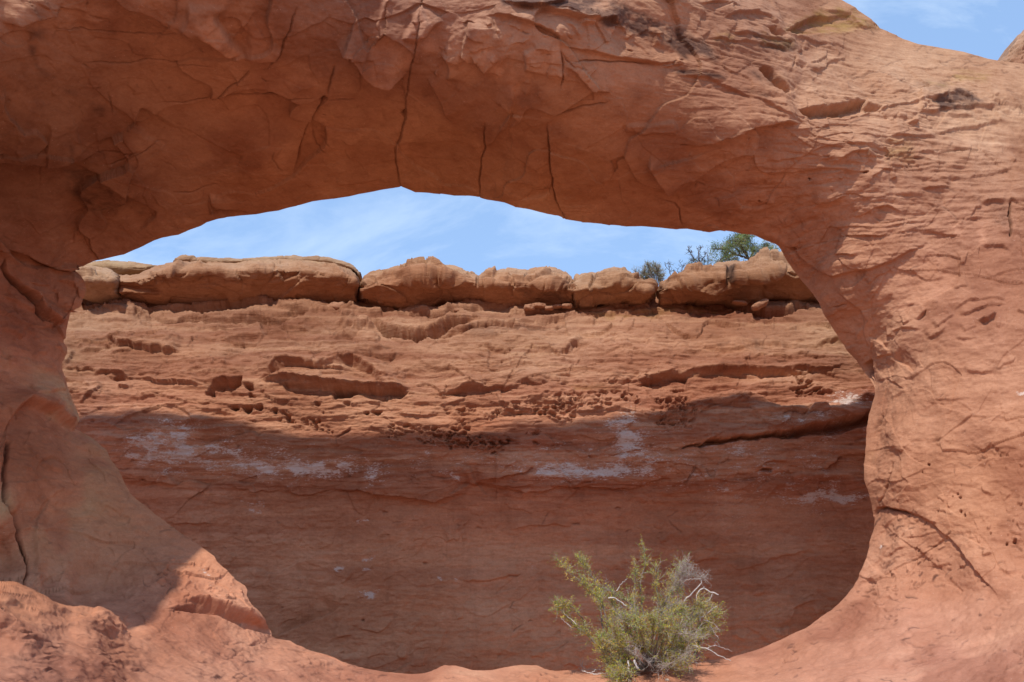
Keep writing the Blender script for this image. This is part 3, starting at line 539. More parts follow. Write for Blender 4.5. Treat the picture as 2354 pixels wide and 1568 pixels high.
cap('boulder', 'rounded short caprock boulder with wavy layers, left of the grey shrub', '1314,665 1316,640 1322,632 1345,628 1365,628 1376,632 1385,624 1400,619 1420,617 1440,622 1456,632 1468,640 1484,644 1498,652 1506,664 1508,676',
    '1314,700 1330,702 1350,706 1370,706 1395,702 1425,696 1450,692 1480,690 1500,690 1508,688', 16.3, 23, (10, 22), .58, .55, 3.0, (.45, .26, .15),
    [('s', 'E 1720,380 1740,340 1850,320 1960,330', .12, 14), ('s', 'E 1600,430 1700,440 1800,430 1900,400 2060,420', .07, 14), ('c', 'E 1740,330 1700,400 1690,440', 3, .1), ('s', 'E 1990,380 2060,360 2120,380', .1, 14), ('s', 'E 1630,350 1700,360 1740,350', .08, 10)], lam=.8)
cap('boulder', 'long sloping caprock slab at the right below the juniper, dark streak down its face',
    '1508,676 1512,660 1530,644 1552,632 1575,622 1610,614 1640,607 1675,603 1700,601 1720,597 1745,594 1760,590 1790,585 1830,583 1880,583 1960,588 2060,600',
    '1508,690 1540,692 1580,690 1620,688 1660,690 1690,696 1720,701 1745,700 1760,690 1780,683 1830,682 1900,682 2060,690', 16.3, 37, (18, 60), .62, .6, 3.4, (.43, .24, .135),
    [('p', 'F 385,270 420,290 430,340 400,390 375,370', -.15, 5), ('m', 'F 380,280 430,290 440,380 370,390', 1, 1.3, 6), ('s', 'F 0,430 150,410 300,430 400,410 550,390 700,350 800,320', .12, 18), ('s', 'F 250,270 420,270 560,300 700,260 900,250', .12, 12), ('s', 'F 500,250 620,270 800,240 900,240', .1, 8),
     ('s', 'F 100,380 200,340 260,310', .08, 12), ('s', 'F 0,400 60,390 200,440 350,440', .06, 12), ('s', 'F 560,400 640,380 760,330', .06, 20), ('m', 'F 350,400 550,380 500,480 380,470', 1, .5, 14)], lam=.7)
# loose stones resting on the ledge
def stone(u, v, wpx, hpx, Y, seed, label, rotz=0.0, group='loose stones on the cliff ledge', tone=(.47, .26, .16), n=26):
    th = np.linspace(0, 2 * np.pi, n * 2, endpoint=False); ph = np.linspace(.02, np.pi - .02, n)
    T, Ph = np.meshgrid(th, ph); sc = Y / F
    d = np.stack([np.sin(Ph) * np.cos(T), np.sin(Ph) * np.sin(T), np.cos(Ph)], -1)
    e = .62; d = np.sign(d) * np.abs(d) ** e
    P = d * np.array([wpx * .5 * sc, wpx * .4 * sc, hpx * .55 * sc]); P = P @ np.array([[math.cos(rotz), 0, -math.sin(rotz)], [0, 1, 0], [math.sin(rotz), 0, math.cos(rotz)]])
    nz = fbm(P / sc / wpx * 2.5, (1, 1, 1), 4, .55, seed); P = P * (1 + .22 * nz[..., None])
    c = place(np.array(float(u)), np.array(float(v)), Y); P = P - 0
    o = build('rock', P, M_CAP, wrap=True, attrs=dict(tone=np.zeros(P.shape) + np.array(tone), masks=np.zeros(P.shape))); o.location = tuple(c)
    tag(o, label, 'rock', group)
for a in ((733, 718, 22, 16, 16.75, 1, 'upright pointed stone under the right end of the long left caprock slab', .5), (752, 712, 20, 17, 16.7, 2, 'small blocky stone just right of the upright pointed stone on the ledge', -.2),
          (776, 706, 44, 20, 16.7, 3, 'low wide stone wedged below the wide crack between the two left caprock slabs', 0), (1216, 707, 26, 13, 16.55, 4, 'leftmost flat stone of the row on the ledge below the centre block', 0),
          (1240, 704, 34, 10, 16.6, 5, 'thin dark slab lying second in the row of ledge stones', .05), (1262, 709, 22, 9, 16.55, 6, 'small thin chip in the middle of the row of ledge stones', 0), (1281, 705, 26, 8, 16.6, 7, 'thin tilted chip second from the right in the row of ledge stones', -.1),
          (1303, 704, 26, 10, 16.55, 8, 'pale oval stone at the right end of the row of ledge stones', .1), (1745, 702, 40, 16, 16.5, 9, 'tilted wedge stone under the shaded hollow of the right caprock slab', -.5), (1700, 697, 36, 8, 16.6, 10, 'thin flat slab on the ledge left of the tilted wedge stone', .1),
          (1055, 714, 24, 9, 16.5, 11, 'small dark stone in the layered ledge below the humped block', 0)):
    stone(*a)

# ------------------------------------------------------------------ the arch and the slickrock sill
RIM = '''172,624 184,633 194,647 198,661 196,675 189,692 184,706 180,719 167,716 160,720 158,730 153,751 149,772 147,786 154,793 156,800 153,813 149,827 141,834 141,852 149,876 156,900 167,928 175,956 177,973 170,985 184,990 205,1001 222,1018 229,1024 246,1038 253,1055 271,1080 288,1118 302,1138 337,1166 375,1194 399,1211 434,1236 461,1253 493,1277 500,1291 527,1315 541,1333 562,1347 568,1357 566,1371 576,1392 590,1409 607,1430 621,1451 621,1465 635,1470 666,1475 701,1491 729,1503 763,1513 796,1524 837,1536 893,1546 941,1549 973,1548 1004,1539 1021,1530 1049,1531 1087,1541 1115,1541 1160,1534 1195,1531 1233,1532 1254,1539 1275,1543 1323,1539 1344,1548 1400,1549 1480,1540 1572,1526 1640,1521 1676,1518 1704,1510 1745,1492 1801,1468 1849,1447 1884,1423 1912,1402 1936,1376 1953,1354 1974,1322 1992,1281 2002,1239 2008,1197 2005,1177 2000,1152 1992,1125 1985,1104 1983,1066 1988,1024 1990,983 1995,952 2004,928 2011,907 2011,893 1998,869 1985,852 1969,827 1946,803 1929,779 1912,751 1894,720 1884,695 1867,671 1842,643 1825,619 1808,591 1794,567 1787,560 1759,550 1731,539 1705,537 1683,532 1655,527 1631,531 1603,527 1580,524 1555,526 1530,524 1500,521 1440,519 1400,515 1340,508 1300,502 1285,495 1260,490 1225,481 1185,474 1160,464 1120,457 1095,451 1075,450 1045,450 1000,444 955,441 945,436 925,428 905,432 860,440 800,452 768,457 720,462 680,473 640,483 590,492 540,498 500,503 475,510 462,518 440,525 410,538 375,545 352,553 330,565 300,578 285,585 250,592 215,600 185,615'''
RIM = np.array([[float(x) for x in a.split(',')] for a in RIM.split()])
CEN = np.array([1150.0, 900.0])
# top edge: seen at the right, above the frame elsewhere: x, y, z in metres
CREST_UV = [(3300, 330, 13.0), (2900, 250, 12.6), (2600, 185, 12.2), (2354, 146, 11.9), (2300, 140, 11.85), (2266, 134, 11.85), (2214, 120, 11.8), (2162, 111, 11.8), (2110, 101, 11.75), (2078, 90, 11.75), (2040, 71, 11.7), (2023, 64, 11.7), (2018, 57, 11.65), (1998, 42, 11.6), (1971, 26, 11.55), (1953, 12, 11.5), (1933, 0, 11.5)]
CREST_3D = [(4.0, 11.3, 9.1), (3.0, 11.1, 9.5), (2.2, 11.0, 9.5), (1.0, 10.8, 9.1), (-.5, 10.6, 9.1), (-2.0, 10.6, 9.2), (-3.5, 10.6, 9.4), (-5.0, 10.5, 9.9), (-6.0, 10.4, 10.2), (-7.5, 10.2, 10.2), (-10, 9.8, 10.2), (-13, 9.0, 10.0)]
SHADOW = [(1900, 938), (1860, 950), (1820, 930), (1760, 905), (1700, 893), (1620, 900), (1560, 905), (1500, 925), (1430, 950), (1290, 972), (1180, 965), (1070, 985), (900, 988), (770, 992), (690, 1000), (600, 985), (540, 960), (470, 935), (400, 923), (330, 923), (240, 940), (180, 960), (100, 960), (0, 950), (-120, 950), (-300, 950), (-700, 950), (-1100, 950)]   # where the shade of the crest ends on the cliff
crest = [(u, v, Y) for u, v, Y in CREST_UV]
for u, v in SHADOW:
    q = place(np.array(float(u)), np.array(float(v)), 15.3); Yc = 9.6 + 1.5 * float(sstep(1450, 1900, u)); t = (q[1] - Yc) / -S[1]; p = q + S * t
    a, b = project(*p); crest.append((float(a), float(b), Yc))
# x, v, world distance
CTRL = [
 (172,612,12.2),(300,578,12.2),(600,490,12.1),(925,428,12.0),(1300,500,12.0),(1600,527,12.0),(1787,560,12.0),(1894,720,12.1),(2000,870,12.2),(1988,1010,11.9),(1985,1100,11.75),(2007,1190,11.75),(1978,1310,11.7),(1890,1420,11.7),(1740,1495,11.6),(1500,1536,11.5),(1100,1541,11.5),(800,1525,11.6),(640,1470,11.7),
 (600,1420,11.4),(500,1290,11.5),(375,1194,11.6),(250,1050,11.8),(172,985,12.0),(148,860,12.1),(158,730,12.1),(195,660,12.2),
 # ceiling
 (925,300,10.8),(925,200,10.0),(925,130,9.5),(925,0,9.1),(600,380,11.0),(600,250,10.1),(600,100,9.1),(600,0,8.6),(300,450,11.1),(300,300,10.1),(300,150,9.1),(300,0,8.2),(0,500,10.7),(0,300,9.2),(0,150,8.3),(0,0,7.8),(-110,40,7.5),(120,560,11.5),
 (1300,380,10.9),(1300,250,10.0),(1300,120,9.35),(1300,0,9.1),(1500,400,11.0),(1500,300,10.35),(1500,180,9.85),(1500,60,9.65),(1700,470,11.3),(1700,380,10.8),(1700,280,10.3),(1700,180,10.2),(1700,60,10.35),
 (1860,285,10.55),(1870,480,11.2),(1850,380,10.8),(1900,180,10.9),(1850,60,11.0),
 # right leg
 (2000,620,11.35),(1930,620,11.6),(1900,600,11.75),(2000,500,11.1),(2100,400,11.0),(2000,350,10.8),(2050,200,11.2),(2200,200,11.5),(2200,300,11.2),(2354,300,11.3),(2354,450,11.0),(2354,650,10.8),(2354,850,10.55),(2354,1050,10.35),(2354,1250,10.15),(2150,600,11.15),(2150,800,11.1),(2150,1000,10.95),(2150,1120,10.9),(2060,750,11.5),(2050,1000,11.3),(2050,1130,11.3),(2060,870,11.6),(2230,1280,10.4),
 # right slab and foreground
 (2050,1230,11.3),(2150,1300,10.85),(2060,1350,11.0),(2250,1400,10.1),(2354,1380,9.75),(2150,1420,10.4),(1960,1420,11.2),(2354,1470,9.0),(2354,1568,8.1),(2100,1500,9.9),(2100,1568,9.3),(1850,1500,11.0),(1850,1568,10.2),(1650,1568,10.8),(1400,1568,11.1),(1177,1568,11.1),(900,1568,11.1),(650,1510,11.1),(650,1568,10.3),(450,1500,10.0),(450,1568,9.1),(300,1568,8.2),(0,1568,6.3),(0,1470,7.1),(150,1470,8.0),(250,1450,8.9),
 (0,1358,8.1),(100,1388,8.6),(200,1412,9.1),(0,1338,9.3),(100,1368,9.6),(200,1396,9.9),(300,1430,9.9),(330,1405,10.2),(420,1440,10.4),
 # left leg and its foot
 (450,1360,11.0),(300,1320,10.8),(150,1320,10.2),(60,1300,9.9),(0,1200,9.9),(120,1200,10.7),(300,1200,11.3),(0,1050,10.5),(100,1050,11.0),(200,1080,11.4),(80,960,11.3),(0,900,11.0),(100,850,11.7),(0,760,11.2),(80,700,11.8),(0,640,11.3),(540,1430,11.0),
 # beyond the frame
 (-300,0,6.4),(-300,300,7.9),(-300,600,9.6),(-300,900,9.6),(-300,1200,8.8),(-300,1400,7.3),(-300,1568,5.4),(-900,0,5.6),(-900,600,7.5),(-900,1200,7.0),(-900,1900,3.2),
 (925,-100,9.0),(1300,-100,9.1),(1600,-80,9.9),(600,-120,8.3),(300,-130,7.5),(0,-130,7.8),(-150,-180,7.5),
 (2700,300,11.9),(2700,700,10.6),(2700,1100,9.7),(2700,1400,8.6),(3200,600,10.5),(3200,1200,8.8),(2900,1800,5.2),(2354,1750,6.0),(1800,1750,6.9),(1177,1750,7.4),(600,1750,6.6),(0,1750,4.9),(1177,1950,4.6),(0,1950,3.6),(2354,1950,4.4)]

def make_arch():
    r = Relief(-20, -20, 2374, 1590, 3.0, 8)
    ma = r.mask
    def po(q, a=-.1, soft=6):
        if a < -.18: r.pocket(q, a * .8, 7)
        else: r.poly(q, a, soft)
    def st(q, a=.05, Lg=40, w=1.2, ends=(1, 1)): r.step(q, a * (1.15 if q[0] in 'AB' else .85 if q[0] == 'D' else .5 if abs(a) < .15 else .75), Lg * 1.3, w * .8, ends)
    def cr(q, w=3, a=.05, ends=(1, 1)): r.crack(q, max(1.3, w * .45), a * .8, ends)
    # ceiling, left part
    for q, w_, a in (('A 1975,0 1930,110 1915,180 1870,310 1840,370 1800,420 1740,500', 2.5, .05), ('A 1690,420 1570,540 1500,580 1460,630 1430,680 1400,740', 2.5, .04), ('A 1000,680 1200,690 1430,665 1700,650 1900,652 2110,648 2150,635', 2.5, .05),
                     ('A 2160,640 2180,560 2200,470 2220,400', 2.2, .05), ('A 2170,662 2354,665', 2, .03), ('A 2080,870 2090,940 2110,1000 2180,1050', 2, .03), ('A 300,195 500,205 700,215 1000,255 1200,245 1300,240', 2.2, .03), ('A 450,405 650,410 870,425 1000,405 1200,435 1500,455', 2.2, .03),
                     ('A 700,590 750,700 740,750', 2, .03), ('A 1130,1270 1250,1270 1400,1230 1470,1230', 2.5, .03), ('B 1100,660 1110,700', 2, .03), ('B 1500,300 1510,370 1515,440 1515,520 1500,600', 2.6, .07),
                     ('B 1530,400 1700,405 1900,405 2000,410 2150,420', 2.2, .05), ('B 2140,1320 2250,1340 2280,1380 2290,1450 2310,1510', 2.5, .05), ('B 2280,940 2354,930', 2.5, .05), ('B 1440,760 1500,750 1560,740 1650,710 1800,690 1850,660', 2.2, .04), ('B 0,665 150,665', 2, .03)):
        cr(q, w_, a)
    cr('A 2130,680 2080,780 2040,900 2000,1020 1970,1110 1945,1200', 4, .07, (0, 1)); st('A 2130,680 2080,780 2040,900 2000,1020 1970,1110 1945,1200', -.06, 60, 3); po('A 2100,655 2150,625 2175,660 2130,700', -.22, 5)
    cr('A 0,1092 100,1085 300,1088 420,1075 560,1050 650,1010', 4, .10, (0, 1)); st('A 0,1092 300,1088 420,1075 560,1050 650,1010', .08, 50); cr('A 640,1005 700,1000 850,1015 850,1030 930,985', 2.2, .05); cr('A 650,1100 750,1080 870,1040 920,1010 1040,945 1130,940', 2, .04)
    st('A 0,150 120,150 250,105 380,80 400,20 430,0', .10, 50, 3); st('A 720,0 800,40 920,50 1020,90 1080,140 1170,170 1290,180 1330,210 1420,270 1500,360 1610,410', .16, 45, 3); st('A 1400,90 1480,210 1560,310 1615,380', -.10, 35, 3); st('A 1240,0 1230,80 1180,150', .06, 40, 4)
    st('A 1600,380 1700,390 1820,390 1880,300', .05, 50, 4); st('A 950,700 900,780 850,860', -.06, 60, 4); st('A 300,780 320,850 310,920 230,850 150,860 60,780 20,680 40,560', .05, 50, 4); st('A 1400,1280 1390,1330 1400,1420', .06, 40, 3)
    st('A 900,1560 1030,1430 1030,1390 900,1340 780,1330', -.07, 45, 3); st('A 500,1090 650,1150 800,1250 940,1350', .06, 60, 4); st('A 200,0 560,90 520,180', .03, 60, 5); po('A 1380,1290 1400,1420 1500,1450 1700,1410 1560,1390 1430,1360', -.08, 8)
    # ceiling, middle
    cr('B 585,0 570,120 545,300 510,460 490,560 472,630 465,740', 2.4, .055, (0, 0)); cr('B 465,740 468,800 440,920 415,980 412,1080 430,1170 450,1240', 2.4, .06, (0, 0)); po('B 425,770 455,730 472,795 468,830 440,790', -.25, 5)
    st('B 465,740 468,800 440,920 415,980 412,1080 430,1170 450,1240', .025, 50, 3, (0, 0)); st('B 610,490 660,580 710,670 740,740 770,800', .05, 50, 2.5)
    cr('B 1010,765 1000,800 1005,840 995,915 995,980 975,1060 970,1130 960,1210 960,1300', 2.6, .06, (1, 0)); cr('B 1420,780 1415,830 1420,950 1430,1040 1445,1120 1455,1200 1470,1300 1500,1400 1530,1440', 3, .08, (1, 0)); st('B 1420,780 1415,830 1420,950 1430,1040 1445,1120 1455,1200 1470,1300 1500,1400', .035, 70, 3, (1, 0))
    st('B 0,270 60,330 110,325 140,370 200,450 260,510 370,520 440,490 500,480', .18, 34, 3); st('B 900,110 880,230 850,300 845,350 900,410', .08, 30, 3); st('B 1000,100 1100,100 1170,110 1260,145 1350,170 1430,210 1490,240 1510,330', .10, 34, 3); po('B 280,200 360,40 380,0 330,0 270,180', .07, 10); po('B 450,250 590,0 640,170 620,230 560,290', .09, 12)
    st('B 250,310 340,220 420,260 520,330 530,400', .08, 26, 3); st('B 540,270 600,250 650,190 720,130', .08, 26, 3); st('B 700,350 790,400 850,410 ', .06, 26, 3); st('B 900,330 960,440 1000,470 1100,380', .05, 30, 4); st('B 1250,320 1280,420 1270,480', .05, 30, 4); st('B 1040,640 1180,740 1200,640 1180,540', .04, 28, 4); st('B 730,350 770,460 750,520', .05, 24, 4)
    st('B 1520,430 1600,470 1650,530 1700,590 1850,620', .07, 34, 3); st('B 1090,10 1200,50 1380,55 1500,75 1640,110 1740,140 1860,110 1890,160 1830,215', .11, 22, 3); st('B 1640,110 1650,150 1740,160', .08, 18, 2); st('B 2120,170 2140,260 2130,300', .04, 20, 2)
    st('B 1100,1190 1250,1200 1400,1230', .03, 40, 3); po('B 1230,1320 1300,1250 1450,1230 1440,1290 1330,1310', -.06, 10); st('B 2100,1000 2080,1080 2150,1180 2200,1240 2240,1300', .10, 60, 5); po('B 1920,820 2040,825 2150,790 2250,775 2290,840 2270,880 2150,880 2040,900 1930,890', .04, 9); st('B 800,1330 1000,1320 1200,1380 1500,1440 1800,1500 2100,1520', .06, 14, 2); st('B 0,1240 150,1210 300,1180', .03, 30, 3)
    st('B 1500,300 1700,340 1900,380 2150,415 2354,400', .06, 26, 3)
    # right shoulder
    st('C 70,940 200,920 350,885 420,880 470,850 600,830 780,830 900,835', .20, 60, 2); po('C 590,470 650,560 750,640 830,590 810,560 700,460 640,430', -.32, 8); st('C 250,300 320,360 420,390 560,440 620,520 680,590 750,660 850,740 900,800 940,835', -.14, 45, 2); st('C 0,500 130,500 260,520 400,600 600,700 700,760 840,830', .10, 40, 3)
    po('C 860,730 900,715 1100,690 1320,650 1310,690 1400,720 1400,745 1180,795 1000,795 940,818 870,755', -.26, 8); st('C 850,730 1000,725 1150,700 1320,650', .14, 26); st('C 940,820 1000,790 1180,790 1400,740 1600,695 1800,660 1960,650', .09, 16); st('C 1560,780 1750,750 1900,735 2100,715 2190,690', .10, 22); st('C 1560,780 1500,760', .05, 20); st('C 1700,915 1900,850 2050,840 2150,800 2280,810', .08, 18)
    st('C 800,340 840,410 900,430 970,420 1050,370 1060,320 1000,280', .06, 24, 2); st('C 870,470 980,475 1040,450 1060,410 1180,380 1190,330', .08, 30, 2); st('C 760,220 880,250 980,270 1100,290 1250,330', .10, 22, 2); st('C 990,60 1090,80 1200,90 1290,180 1390,185', .22, 24, 1.5); po('C 760,215 860,150 960,100 1190,95 1290,190 1200,210 1000,215 860,245', -.28, 12)
    st('C 340,150 420,110 560,110 660,140 740,210', .14, 26, 2); st('C 230,250 400,270 600,300 830,340', .08, 22, 2); st('C 340,160 420,230 600,260 800,290 830,360 700,330', .10, 20, 2); st('C 200,20 320,30 380,50 300,75', .1, 22, 2); po('C 640,200 700,180 760,240 690,260', -.1, 6)
    st('C 1640,400 1700,480 1800,560 1900,600 1960,640 2060,740', -.05, 30, 2); st('C 2060,745 2100,720 2190,700 2180,670 2050,600', .08, 14, 2); po('C 1850,510 1870,505 1890,530 1870,535', -.2, 4); po('C 1560,830 1640,780 1630,840 1600,850', .08, 5)
    st('C 1060,1110 1110,1060 1220,1015 1290,1010 1310,1080', .12, 26, 2); st('C 620,1110? 900,1120' if False else 'C 640,1130 800,1130 930,1120 1060,1110', .09, 36, 3); st('C 1430,910 1620,910 1790,915', .1, 20); po('C 1250,1145 1310,1140 1300,1155', -.15, 4); st('C 1310,1225 1330,1180 1400,1130 1480,1120', .09, 20, 2); st('C 1480,1120 1500,1170 1450,1200', -.06, 20, 2)
    st('C 940,1340 1050,1330 1120,1300 1200,1290', .12, 30, 2); st('C 1210,1450 1350,1380 1440,1365 1550,1410', .08, 26, 2); st('C 870,1420 900,1500 940,1520', .03, 20); st('C 1060,1370 1060,1480 1020,1510', -.03, 20); po('C 925,1180 945,1185 935,1200', -.15, 3); po('C 590,1330 620,1340 600,1350', -.1, 3); st('C 590,1350 700,1340 700,1300', .04, 18)
    st('C 1660,1250 1750,1250 1880,1240', .08, 18); st('C 1700,1200 1800,1195 1880,1230', .05, 14); st('C 2354,1090 2200,1120 2030,1170 1950,1200', -.05, 14); cr('C 1780,1010 1950,1000 2110,985', 2, .05); cr('C 2280,1310 2265,1400 2260,1500 2250,1568', 5, .14, (1, 0)); st('C 2080,1330 2150,1320 2230,1340', .08, 14); st('C 2000,1450 2040,1370 2090,1350', .06, 14)
    r.flakes(60, 'C 1410,920 1620,920 1620,1090 1400,1080', (10, 36), (.01, .025), .35, .5, (4, 9), 41, .3)
    r.flakes(520, 'C 1100,330 1640,330 2354,420 2354,780 1560,760 1350,700 1000,520', (14, 60), (.007, .02), -.02, .2, (4, 9), 42, .35)
    r.flakes(160, 'C 800,20 1150,0 1380,170 1900,330 2354,420 2354,500 1500,320', (10, 50), (.02, .05), .3, .3, (4, 10), 43, .3)
    # inner edge and face of the right leg
    st('F 850,120 900,190 1000,300 1110,345 1300,300 1500,240 1600,180 1750,110', .12, 40, 2.5); st('F 1090,425 1160,460 1230,520 1290,590 1310,640 1300,720 1340,800 1360,900', .07, 40, 3); po('F 775,120 850,120 940,260 1060,320 1000,310 900,230', -.08, 8); cr('F 1080,550 1150,530 1200,520', 2, .04); st('F 720,125 850,120 900,115', .06, 16)
    for q, a in (('F 1130,70 1290,70 1400,80 1470,65', .08), ('F 1120,180 1180,190 1260,210', .08), ('F 1340,390 1380,345 1440,320', .06), ('F 1540,330 1620,325 1700,375 1760,370 1850,340', .04), ('F 1480,715 1560,690 1700,710', .07), ('F 1580,670 1620,645', .05),
                 ('F 1330,730 1400,770 1440,800 1500,845', -.06), ('F 1500,900 1580,945 1630,1000', -.09), ('F 1890,450 1940,420 1990,410', .06), ('F 1880,590 1920,560 2000,520 2100,500 2250,500', .06), ('F 1910,610 2000,600 2060,570 2110,540 2250,540', .08), ('F 1770,700 1850,640 1900,610', .07), ('F 1720,775 1800,740 1860,690', .06),
                 ('F 1910,770 1990,780 2060,770', .06), ('F 1950,740 2060,690', .05), ('F 2180,980 2220,930 2290,920 2310,880', .05), ('F 1950,990 2100,985 2180,980', .05), ('F 1740,1165 1900,1170 1960,1165', .04), ('F 1700,40 1800,70 1950,90', .07), ('F 2060,150 2190,150 2260,200', .06), ('F 1900,270 1960,270 1980,180', .06),
                 ('F 1360,1040 1450,1020 1560,1090', .04), ('F 2120,1500 2200,1480 2330,1500', .04), ('F 1450,740 1520,740', .04), ('F 1380,880 1430,870 1500,870', .06), ('F 2290,580 2354,620', .08), ('F 1580,1100 1650,1110 1760,1080', .02)):
        st(q, a * 1.1, 18, 1.4)
    st('F 1650,645 1680,600 1715,575', .05, 12); po('F 1650,650 1680,600 1720,570 1710,610 1670,650', -.05, 4); po('F 2050,650 2100,680 2160,640 2165,595 2110,615', .10, 6)
    po('F 1300,930 1350,880 1365,960 1370,1080 1340,1010 1310,990', -.14, 8); cr('F 1350,900 1330,1000 1365,1080', 4, .10); cr('F 1400,1240 1370,1310 1320,1380', 5, .09); cr('F 1450,1190 1370,1310', 3, .05)
    # right slab
    cx = 'I 1350,470 1375,420 1420,405 1500,425 1560,440 1650,465 1720,500 1800,565 1880,640 1960,740 2050,840 2130,940 2210,1040'
    st(cx, .10, 55, 1.5, (0, 1)); cr('I 1360,450 1375,420 1420,412 1500,432 1600,455', 5, .09, (0, 1)); cr('I 1465,100 1465,170 1440,260 1435,370', 2.5, .06); cr('I 1440,250 1420,350 1370,390', 2.2, .05)
    for x, y, q in ((1733, 128, 11), (1935, 348, 9), (1890, 345, 7), (1960, 465, 15), (1930, 440, 9), (2245, 640, 11), (2300, 630, 11), (1920, 325, 8), (2130, 570, 8), (1690, 178, 6)): r.pit(1537 + x * .347, 1024 + y * .347, q * .36, .09, 1.25)
    for q, a in (('I 1530,610 1640,600 1800,565', .04), ('I 1400,545 1430,520 1490,470', .04), ('I 1300,720 1350,620 1430,530', .05), ('I 1260,860 1400,740 1480,640', .04), ('I 1200,960 1270,890 1400,850', .05), ('I 1100,1170 1180,1150 1220,1155', .05), ('I 1240,1090 1270,1060 1310,1035', .05), ('I 900,1220 1000,1150 1070,1130', .06),
                 ('I 1700,795 1780,790 1830,775 1860,800', .04), ('I 1410,740 1500,690 1570,660', .04), ('I 1380,1470 1420,1450 1570,1440', .08), ('I 1100,1475 1150,1455 1230,1450', .06), ('I 1460,1350 1560,1320 1780,1310', .06), ('I 1700,1420 1850,1400 2000,1380 2050,1350', .06), ('I 1950,1295 2060,1270 2160,1260', .05), ('I 1800,1100 1900,1095', .04),
                 ('I 1870,1170 2050,1160', .04), ('I 1490,1195 1560,1190 1640,1170', .05), ('I 1380,1175 1440,1160 1500,1170', .06), ('I 2140,1410 2250,1410', .04), ('I 2010,1530 2100,1500 2200,1530', .05), ('I 1350,1010 1450,990 1490,1020', .05), ('I 1510,1070 1570,1070', .04), ('I 2250,555 2300,580 2354,600', .06), ('I 2080,735 2150,720', .05), ('I 2230,850 2310,840', .06), ('I 2080,730 2180,710', .03)):
        st(q, a, 14, 1.2)
    r.flakes(300, 'I 1250,900 1500,800 2100,1000 2354,1150 2354,1568 600,1568 500,1420 900,1220', (8, 46), (.01, .035), -.12, .25, (4, 12), 51, .6, line=1.1)
    r.flakes(150, 'I 1350,450 1600,460 2100,950 1300,950 1200,1000', (8, 40), (.01, .025), -.6, .3, (4, 12), 52, .5, line=1.1); r.flakes(160, 'I 1450,0 2354,0 2354,1000 2200,900 1900,600 1500,380', (6, 40), (.008, .03), .1, .6, (4, 14), 53, .2)
    r.flakes(200, 'F 1150,150 2354,0 2354,1568 1350,1568 1400,1000', (8, 50), (.005, .016), .0, .4, (8, 24), 54, .2)
    r.flakes(200, 'C 0,850 900,900 2354,850 2354,1568 800,1568 0,1500', (8, 60), (.006, .02), -.1, .5, (8, 24), 55, .2)
    r.flakes(120, 'B 500,80 2354,200 2354,420 1500,600 500,600', (10, 60), (.01, .035), .3, .6, (6, 18), 56, .2)
    r.flakes(90, 'A 0,100 2300,300 2354,1200 300,1568 0,1568', (10, 90), (.006, .02), .5, .8, (8, 30), 57, .4)
    # foreground left and foot of the left leg
    for q, a in (('G 0,1010 120,1040 250,1100 420,1150', .06), ('G 250,1160 330,1190 450,1220', .07), ('G 360,1100 480,1130 560,1160', .06), ('G 590,1160 640,1180 670,1220', .07), ('G 0,1260 90,1275 180,1270 310,1300', .09), ('G 480,1550 520,1535 600,1550', .07), ('G 600,1525 680,1525', .05), ('G 590,1300 650,1330', .08),
                 ('G 820,1340 950,1350', .05), ('G 850,1500 930,1490', .05), ('G 840,1160 845,1190 830,1230', -.07), ('G 610,1130 700,1160 660,1190', .05), ('G 900,1270 1050,1295 1250,1310 1400,1325', .08), ('G 1400,1320 1550,1290 1650,1330 1730,1290', .06), ('G 1360,1380 1450,1370 1580,1390', .06), ('G 1650,1350 1800,1450 1950,1450 2100,1430 2290,1450', .06), ('G 2000,1500 2130,1460 2280,1450', .07),
                 ('G 300,550 450,510 600,490 650,510', .04), ('G 530,1060 620,1000 710,970', .06), ('G 280,190 330,180 410,205', .05), ('G 650,780 750,800 850,820', .04), ('G 240,930 380,840', .04), ('G 870,210 900,140', .02), ('G 680,940 760,935', .04), ('G 1020,915 1060,900 1100,905', .03), ('G 1230,920 1270,895', .03), ('G 440,1490 560,1500', .04)):
        st(q, a, 14, 1.3)
    po('G 1090,1080 1300,1050 1480,1080 1640,1120 1760,1170 1795,1230 1790,1272 1700,1240 1560,1185 1450,1140 1250,1110', -.14, 9); st('G 1180,1040 1300,1040 1450,1090 1620,1130 1720,1170 1790,1240', .16, 22, 2); po('G 1545,1165 1620,1170 1780,1265 1700,1245 1600,1205', -.3, 5)
    cr('G 40,0 10,200 30,370 110,460 120,600 150,700 200,780 180,900 185,1000', 10, .10, (0, 1)); cr('G 120,600 150,700 200,780 180,900 185,1000', 3, .10); st('G 100,560 180,560 230,650 255,750 230,850 190,960', .10, 24, 3); st('G 10,270 40,400 100,460', .1, 20, 2)
    r.flakes(230, 'G 0,960 200,1050 650,1150 1000,1400 900,1568 0,1568', (30, 130), (.012, .03), .27, .06, (4, 12), 61, .15, .03, line=.6); r.flakes(200, 'G 1300,1320 1800,1300 2354,1480 2354,1568 1200,1568', (8, 50), (.012, .035), .1, .25, (4, 9), 62, .55, line=1.1); r.flakes(150, 'G 900,750 1500,780 1640,1100 1000,1120', (6, 30), (.012, .03), 0, .5, (4, 10), 63, .2)
    r.flakes(90, 'G 100,0 700,0 1400,700 900,1050 250,900', (6, 40), (.008, .022), .1, .4, (5, 14), 64, .2); r.flakes(90, 'H 0,1440 2354,1490 2354,1568 0,1568', (8, 40), (.01, .03), .05, .2, (4, 10), 65, .6, line=1.1)
